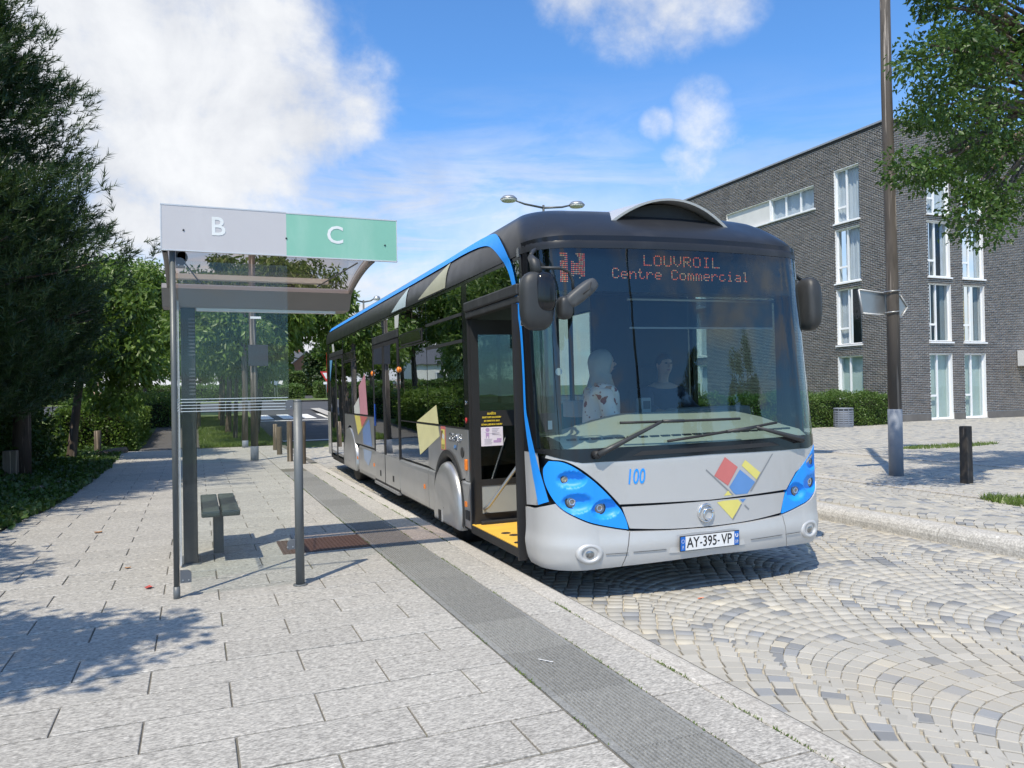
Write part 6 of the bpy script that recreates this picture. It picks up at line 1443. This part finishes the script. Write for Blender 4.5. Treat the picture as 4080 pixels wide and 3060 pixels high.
def led_text(s):
    c = []
    for n_, ch in enumerate(s):
        if ch == ' ': continue
        for k, v in enumerate(FONT[ch]):
            if v == '1': c.append((n_*6+k % 5, k//5))
    return c
dots('led_lettering', led_text('LOUVROIL'), .964, 2.602, .712/46, .0125, .0050); dots('led_lettering', led_text('Centre Commercial'), .678, 2.492, 1.286/100, .0120, .0048)
num = [(i, j) for j in range(15) for i in range(5) if not (j in (2, 3) and i in (0, 1, 2))]+[(i, j) for j in range(15) for i in range(7, 16) if (j < 3 and i > 9+j) or (j == 3 and i > 11) or (3 < j < 11 and not (j == 4 and 8 < i < 12)) or (j == 11 and (i < 9 or i > 12)) or (j == 12 and i == 12)]
dots('led_lettering', num, .231, 2.593, .200/15, .0152, .0047)
bx('screen_sticker', dwh, .075, .110, .335, .336, 1.26, 1.325); build(MB().lathe([(.028, 0), (.028, .001)], 20, M=Matrix.Translation((.16, .30, 1.69)) @ Matrix.Rotation(R(90), 4, 'X')), 'screen_disc', dwh)
# --- wipers
def wiper(pts, b0, b1):
    w = empty('wiper', (0, 0, 0)); w.parent = bus
    S = lambda x, z, o: surf(a_of(x), z, o)
    MB().lathe([(.030, -.03), (.030, .02), (.018, .03)], 14, M=Matrix.Translation(S(*pts[0], .03)) @ Matrix.Rotation(R(90), 4, 'X')).build('pivot', rubber_m, w)
    P3 = [S(x, z, .050) for x, z in pts]; MB().tube([P3[0], P3[0].lerp(P3[1], .25), P3[1]], [.024, .020, .011], 8).build('arm', plastic_m, w)
    n_ = 8; B3 = [S(b0[0]+(b1[0]-b0[0])*t, b0[1]+(b1[1]-b0[1])*t, .018) for t in np.linspace(0, 1, n_)]; MB().tube([p+Vector((0, -.012, 0)) for p in B3], .011, 6).build('blade', rubber_m, w)
    MB().tube([P3[1]+Vector((0, -.003, -.0)), S(.5*(b0[0]+b1[0]), .5*(b0[1]+b1[1]), .035)], .014, 6).build('yoke', plastic_m, w)
wiper([(.34, 1.075), (.86, 1.300)], (.535, 1.300), (1.560, 1.292)); wiper([(2.20, 1.098), (1.69, 1.222)], (.90, 1.150), (1.94, 1.245))
bx('cowl_label', dwh, 2.02, 2.05, .085, .087, 1.045, 1.075) if False else None
# --- mirrors
def rounded_shell(name, m, c, s, parent, n=3, rot=None):
    bm = bmesh.new(); bmesh.ops.create_cube(bm, size=1)
    bmesh.ops.subdivide_edges(bm, edges=bm.edges[:], cuts=6, use_grid_fill=True)
    for v in bm.verts:
        p = v.co*2; q = Vector([math.copysign(abs(t), t) for t in p]); l = (abs(q.x)**3+abs(q.y)**3+abs(q.z)**3.6)**(1/3.2); q = q/l if l > 0 else q; v.co = Vector((q.x*s[0]*.5, q.y*s[1]*.5, q.z*s[2]*.5))
    if rot is not None: bm.transform(rot)
    for f in bm.faces: f.smooth = True
    me = bpy.data.meshes.new(name); bm.to_mesh(me); bm.free(); me.materials.append(m); return link(name, me, parent, c)
ml = empty('door_mirror', (-.20, -.15, 2.0)); ml.parent = bus; tag(ml, 'large black mirror on the kerb side'); mglass = plain('mirror_glass', (.75, .78, .80), .03, 1., .0)
rounded_shell('housing', plastic_m, (0, 0, .16), (.235, .15, .40), ml); rounded_shell('cap', black_m, (.045, -.035, .215), (.150, .12, .275), ml); MB().box((-.09, .073, .0), (.09, .078, .32), bevel=.002).build('mirror_glass', mglass, ml)
MB().tube([(.01, .0, .34), (.0, .02, .43), (-.01, .06, .47)], [.045, .035, .022], 10).build('neck', plastic_m, ml); MB().tube([(-.01, .06, .475), (.08, .22, .54), (.20, .46, .60)], .014, 8).build('arm', plastic_m, ml); MB().tube([(.02, .02, .44), (.16, .22, .43), (.23, .44, .46)], .014, 8).build('arm', plastic_m, ml)
MB().tube([(.03, -.01, .385), (.17, -.03, .385), (.235, -.03, .36), (.262, -.03, .30), (.265, -.03, .22)], .011, 8).build('small_mirror_arm', plastic_m, ml)
smg = plain('worn_grey_plastic', (.065, .068, .072), .5, 0, .15, 9., dirt=((.17, .17, .17), .5, 8.))
rounded_shell('small_mirror', smg, (.315, -.045, .215), (.285, .10, .105), ml, rot=Matrix.Rotation(R(-36), 4, 'Y')); rounded_shell('small_mirror_joint', plastic_m, (.20, -.02, .115), (.10, .12, .16), ml)
MB().tube([(.30, -.11, .20), (.345, -.115, .235), (.36, -.112, .28)], .005, 6).build('mirror_cable', rubber_m, ml)
mr = empty('door_mirror', (2.645, .42, 2.0)); mr.parent = bus; tag(mr, 'large black mirror on the driver side'); rounded_shell('housing', plastic_m, (.0, 0, .245), (.16, .24, .47), mr); rounded_shell('lip', plastic_m, (.03, .04, .245), (.13, .18, .42), mr); MB().tube([(-.02, .05, .46), (-.10, .10, .55), (-.18, .15, .58)], .016, 8).build('arm', plastic_m, mr)
# ---------------------------------------------------------------- people
skin_m = plain('skin', (.42, .27, .20), .55, var=.05)
def skin_body(name, joints, edges, root, mat, parent, sub=2):
    """continuous surface grown round a skeleton; joints: (x, y, z, radius x, radius y)"""
    me = bpy.data.meshes.new(name); me.from_pydata([j[:3] for j in joints], edges, []); me.materials.append(mat)
    o = link(name, me, parent)
    m = o.modifiers.new('skin', 'SKIN'); m.use_smooth_shade = True
    for i, j in enumerate(joints): d = me.skin_vertices[0].data[i]; d.radius = (j[3], j[4] if len(j) > 4 else j[3]); d.use_root = (i == root)
    s = o.modifiers.new('sub', 'SUBSURF'); s.levels = sub; s.render_levels = sub
    return o
def ellipsoid(mb, c, r, n=18, m=12, M=None, squash=None):
    P = []
    for i in range(m+1):
        t = math.pi*i/m; row = []
        for j in range(n+1):
            p = 2*math.pi*j/n; q = Vector((r[0]*math.sin(t)*math.cos(p), r[1]*math.sin(t)*math.sin(p), r[2]*math.cos(t)))
            if squash: q = squash(q)
            q = (M @ q) if M is not None else q; row.append(q+Vector(c))
        P.append(row)
    mb.grid(P); return mb
def hand(o, wrist, d, up, s, mat, parent):
    """palm and five separate bent fingers"""
    d = Vector(d).normalized(); up = Vector(up).normalized(); sd = d.cross(up).normalized()*s; w = Vector(wrist)
    J = [w, w+d*.045, w+d*.085]; js = [(*J[0], .022, .020), (*J[1], .036, .016), (*J[2], .036, .015)]; ed = [(0, 1), (1, 2)]
    for k, (off, L) in enumerate(((-.027, .062), (-.009, .072), (.009, .068), (.026, .052))):
        b = J[2]+sd*off; i = len(js); js += [(*(b+d*.008), .009), (*(b+d*L*.55-up*.010), .0085), (*(b+d*L*.85-up*.034), .0075)]; ed += [(2, i), (i, i+1), (i+1, i+2)]
    i = len(js); b = J[0].lerp(J[1], .6)-sd*.034; js += [(*b, .011), (*(b+d*.03-sd*.022-up*.006), .010), (*(b+d*.055-sd*.022-up*.022), .009)]; ed += [(1, i), (i, i+1), (i+1, i+2)]
    return skin_body('hand', js, ed, 0, mat, parent, 1)
def passenger():
    # stands on the bus floor at the ticket machine, turned to the driver (towards +x of the bus)
    loc = bus.matrix_basis @ Vector((.98, 1.22, .302))
    root = empty('person', loc, -R(1.3)-R(12), 'person in grey headscarf and red-flowered white blouse standing inside the bus door', 'person')
    # body faces +X
    fl = floral('floral_blouse'); dk = plain('dark_trousers', (.03, .03, .04), .8); scarf = plain('grey_scarf', (.36, .365, .35), .8, var=.08, scale=9.); shoe = plain('dark_shoe', (.02, .02, .02), .5)
    B = [(0, 0, .80, .15, .13), (0, 0, .98, .135, .12), (.0, 0, 1.16, .15, .12), (-.005, 0, 1.25, .12, .10), (.01, 0, 1.31, .055, .055), (.02, 0, 1.37, .05, .05), (.03, 0, 1.45, .075, .085), (.03, 0, 1.53, .06, .07)]
    E_ = [(i, i+1) for i in range(7)]
    for s in (-1, 1):
        i = len(B); B += [(.0, s*.09, .74, .085), (.015, s*.10, .42, .062), (.0, s*.10, .09, .042), (.04, s*.10, .05, .04), (.14, s*.11, .035, .032)]; E_ += [(0, i), (i, i+1), (i+1, i+2), (i+2, i+3), (i+3, i+4)]
        i = len(B); B += [(-.01, s*.17, 1.23, .055), (.03, s*.215, .99, .045), (.22, s*.17, .93, .036), (.27, s*.155, .935, .028)]; E_ += [(3, i), (i, i+1), (i+1, i+2), (i+2, i+3)]
    body = skin_body('body', B, E_, 0, skin_m, root, 2)
    C = [(0, 0, .74, .21, .17), (0, 0, .95, .185, .15), (0, 0, 1.14, .19, .145), (-.005, 0, 1.255, .155, .115), (.005, 0, 1.295, .10, .09)]; E2 = [(0, 1), (1, 2), (2, 3), (3, 4)]
    for s in (-1, 1): i = len(C); C += [(-.01, s*.175, 1.225, .085), (.02, s*.225, 1.0, .078), (.12, s*.205, .955, .070), (.235, s*.17, .935, .058)]; E2 += [(3, i), (i, i+1), (i+1, i+2), (i+2, i+3)]
    skin_body('blouse', C, E2, 0, fl, root, 2)
    T_ = [(0, 0, .82, .155, .14), (0, 0, .74, .15, .13)]; E3 = [(0, 1)]
    for s in (-1, 1): i = len(T_); T_ += [(.0, s*.09, .70, .11), (.015, s*.10, .42, .085), (.0, s*.10, .10, .07)]; E3 += [(1, i), (i, i+1), (i+1, i+2)]
    skin_body('trousers', T_, E3, 0, dk, root, 2)
    # head: face turned to the driver, scarf over hair and shoulders
    mb = MB(); ellipsoid(mb, (.045, 0, 1.475), (.082, .070, .108)); mb.tube([(.122, 0, 1.495), (.143, 0, 1.468), (.124, 0, 1.455)], [.008, .013, .009], 8); h = mb.build('face', skin_m, root)
    mb = MB(); [ellipsoid(mb, (.113, s*.028, 1.492), (.012, .014, .008), 10, 6) for s in (-1, 1)]; mb.build('eyes', plain('eye', (.05, .04, .04), .2), h); mb = MB(); ellipsoid(mb, (.118, 0, 1.425), (.010, .024, .007), 10, 6); mb.build('mouth', plain('lips', (.36, .14, .13), .5), h)
    rows = []
    for t in np.linspace(0, 1, 20):
        row = []; ph = min(t/.45, 1.)*R(105); rr = .108*math.sin(ph)+.004; z = 1.495+.112*math.cos(ph)
        if t > .45: q = (t-.45)/.55; z = 1.466-.22*q; rr = .1083-.022*math.sin(min(1, q*1.6)*math.pi/2)+.035*max(0, q-.45)**1.1/.55
        for p in np.linspace(R(52) if .10 < t < .66 else R(4), 2*math.pi-(R(52) if .10 < t < .66 else R(4)), 30):
            f = 1+.04*math.sin(p*7+t*9); row.append((.018+rr*1.12*f*math.cos(p)-(.02*t), rr*.98*f*math.sin(p), z))
        rows.append(row)
    sc = MB().grid(rows).build('headscarf', scarf, root); so = sc.modifiers.new('thick', 'SOLIDIFY'); so.thickness = .008
    for s in (-1, 1): hand(None, (.27, s*.155, .935), (1, -s*.15, .0), (0, 0, 1), s, skin_m, root)
    for s in (-1, 1): mb = MB(); ellipsoid(mb, (.05, s*.105, .035), (.13, .048, .04)); mb.build('shoe', shoe, root)
passenger()
def driver():
    loc = bus.matrix_basis @ Vector((1.92, 1.60, .302)); root = empty('person', loc, -R(1.3), 'driver seated behind the steering wheel of the bus', 'person')
    sh_ = plain('navy_shirt', (.03, .045, .09), .8); tr = plain('black_trousers', (.02, .02, .025), .8); hair = plain('dark_hair', (.025, .02, .018), .6)
    # faces -Y
    B = [(0, .05, .70, .15, .13), (0, .10, .95, .14, .12), (0, .10, 1.14, .15, .12), (0, .09, 1.23, .11, .09), (0, .08, 1.29, .055), (0, .06, 1.36, .05), (0, .045, 1.44, .075, .085), (0, .045, 1.52, .06)]; E_ = [(i, i+1) for i in range(7)]
    for s in (-1, 1):
        i = len(B); B += [(s*.10, -.02, .68, .085), (s*.13, -.42, .66, .066), (s*.13, -.50, .30, .048), (s*.13, -.54, .05, .04), (s*.13, -.62, .04, .032)]; E_ += [(0, i), (i, i+1), (i+1, i+2), (i+2, i+3), (i+3, i+4)]
        i = len(B); B += [(s*.18, .08, 1.21, .055), (s*.25, -.06, 1.02, .045), (s*.20, -.30, .99, .036), (s*.19, -.36, .995, .028)]; E_ += [(3, i), (i, i+1), (i+1, i+2), (i+2, i+3)]
    skin_body('body', B, E_, 0, skin_m, root, 2)
    C = [(0, .06, .70, .17, .15), (0, .10, .93, .165, .14), (0, .10, 1.13, .18, .14), (0, .09, 1.235, .13, .105)]; E2 = [(0, 1), (1, 2), (2, 3)]
    for s in (-1, 1): i = len(C); C += [(s*.18, .08, 1.20, .075), (s*.25, -.05, 1.03, .066), (s*.225, -.20, 1.0, .056)]; E2 += [(3, i), (i, i+1), (i+1, i+2)]
    skin_body('shirt', C, E2, 0, sh_, root, 2)
    T_ = [(0, .06, .72, .17, .14)]; E3 = []
    for s in (-1, 1): i = len(T_); T_ += [(s*.10, -.03, .68, .10), (s*.13, -.42, .665, .082), (s*.13, -.50, .30, .066), (s*.13, -.53, .10, .06)]; E3 += [(0, i), (i, i+1), (i+1, i+2), (i+2, i+3)]
    skin_body('trousers', T_, E3, 0, tr, root, 2)
    mb = MB(); ellipsoid(mb, (0, .04, 1.465), (.072, .084, .108)); mb.tube([(0, -.042, 1.485), (0, -.062, 1.458), (0, -.044, 1.445)], [.008, .013, .009], 8); ellipsoid(mb, (-.072, .055, 1.465), (.010, .018, .028), 8, 6); ellipsoid(mb, (.072, .055, 1.465), (.010, .018, .028), 8, 6); h = mb.build('face', skin_m, root)
    mb = MB(); [ellipsoid(mb, (s*.028, -.036, 1.482), (.014, .010, .008), 10, 6) for s in (-1, 1)]; mb.build('eyes', MATS['eye'], h); mb = MB(); ellipsoid(mb, (0, -.038, 1.415), (.024, .010, .007), 10, 6); mb.build('mouth', MATS['lips'], h)
    mb = MB(); ellipsoid(mb, (0, .055, 1.495), (.080, .090, .095), squash=lambda q: Vector((q.x, max(q.y, -.055) if q.z < .02 else q.y, max(q.z, -.06)))); mb.build('hair', hair, root)
    for s in (-1, 1): hand(None, (s*.19, -.36, .995), (-s*.15, -1, 0), (0, 0, 1), -s, skin_m, root)
driver()
def walker():
    root = empty('person', (-4.55, 44.5, T(44.5)), 0., 'distant person in jeans walking beyond the bright hedge', 'person')
    je = plain('jeans', (.10, .17, .30), .8); wt = plain('white_top', (.65, .65, .64), .8)
    B = [(0, 0, .92, .14, .11), (0, 0, 1.15, .13, .11), (0, 0, 1.38, .14, .10), (0, 0, 1.48, .055), (0, -.02, 1.58, .075), (0, -.02, 1.70, .06)]; E_ = [(i, i+1) for i in range(5)]
    for s in (-1, 1):
        i = len(B); B += [(s*.09, 0, .86, .085), (s*.09, -s*.12, .48, .06), (s*.09, -s*.20+.05, .08, .04), (s*.09, -s*.20-.06, .03, .03)]; E_ += [(0, i), (i, i+1), (i+1, i+2), (i+2, i+3)]
        i = len(B); B += [(s*.18, 0, 1.36, .05), (s*.22, s*.08, 1.08, .042), (s*.21, s*.10-.08, .84, .034), (s*.20, s*.10-.12, .76, .026)]; E_ += [(2, i), (i, i+1), (i+1, i+2), (i+2, i+3)]
    skin_body('body', B, E_, 0, skin_m, root, 2)
    C = [(0, 0, .98, .16, .13), (0, 0, 1.2, .155, .13), (0, 0, 1.38, .16, .115)]; E2 = [(0, 1), (1, 2)]
    for s in (-1, 1): i = len(C); C += [(s*.18, 0, 1.35, .07), (s*.215, s*.06, 1.15, .06)]; E2 += [(2, i), (i, i+1)]
    skin_body('top', C, E2, 0, wt, root, 1)
    T_ = [(0, 0, .96, .15, .13)]; E3 = []
    for s in (-1, 1): i = len(T_); T_ += [(s*.09, 0, .86, .105), (s*.09, -s*.12, .48, .08), (s*.09, -s*.18+.03, .12, .06)]; E3 += [(0, i), (i, i+1), (i+1, i+2)]
    skin_body('jeans', T_, E3, 0, je, root, 1)
    mb = MB(); ellipsoid(mb, (0, .01, 1.665), (.085, .10, .11), 12, 8); mb.build('hair', plain('brown_hair', (.06, .04, .03), .7), root)
walker()
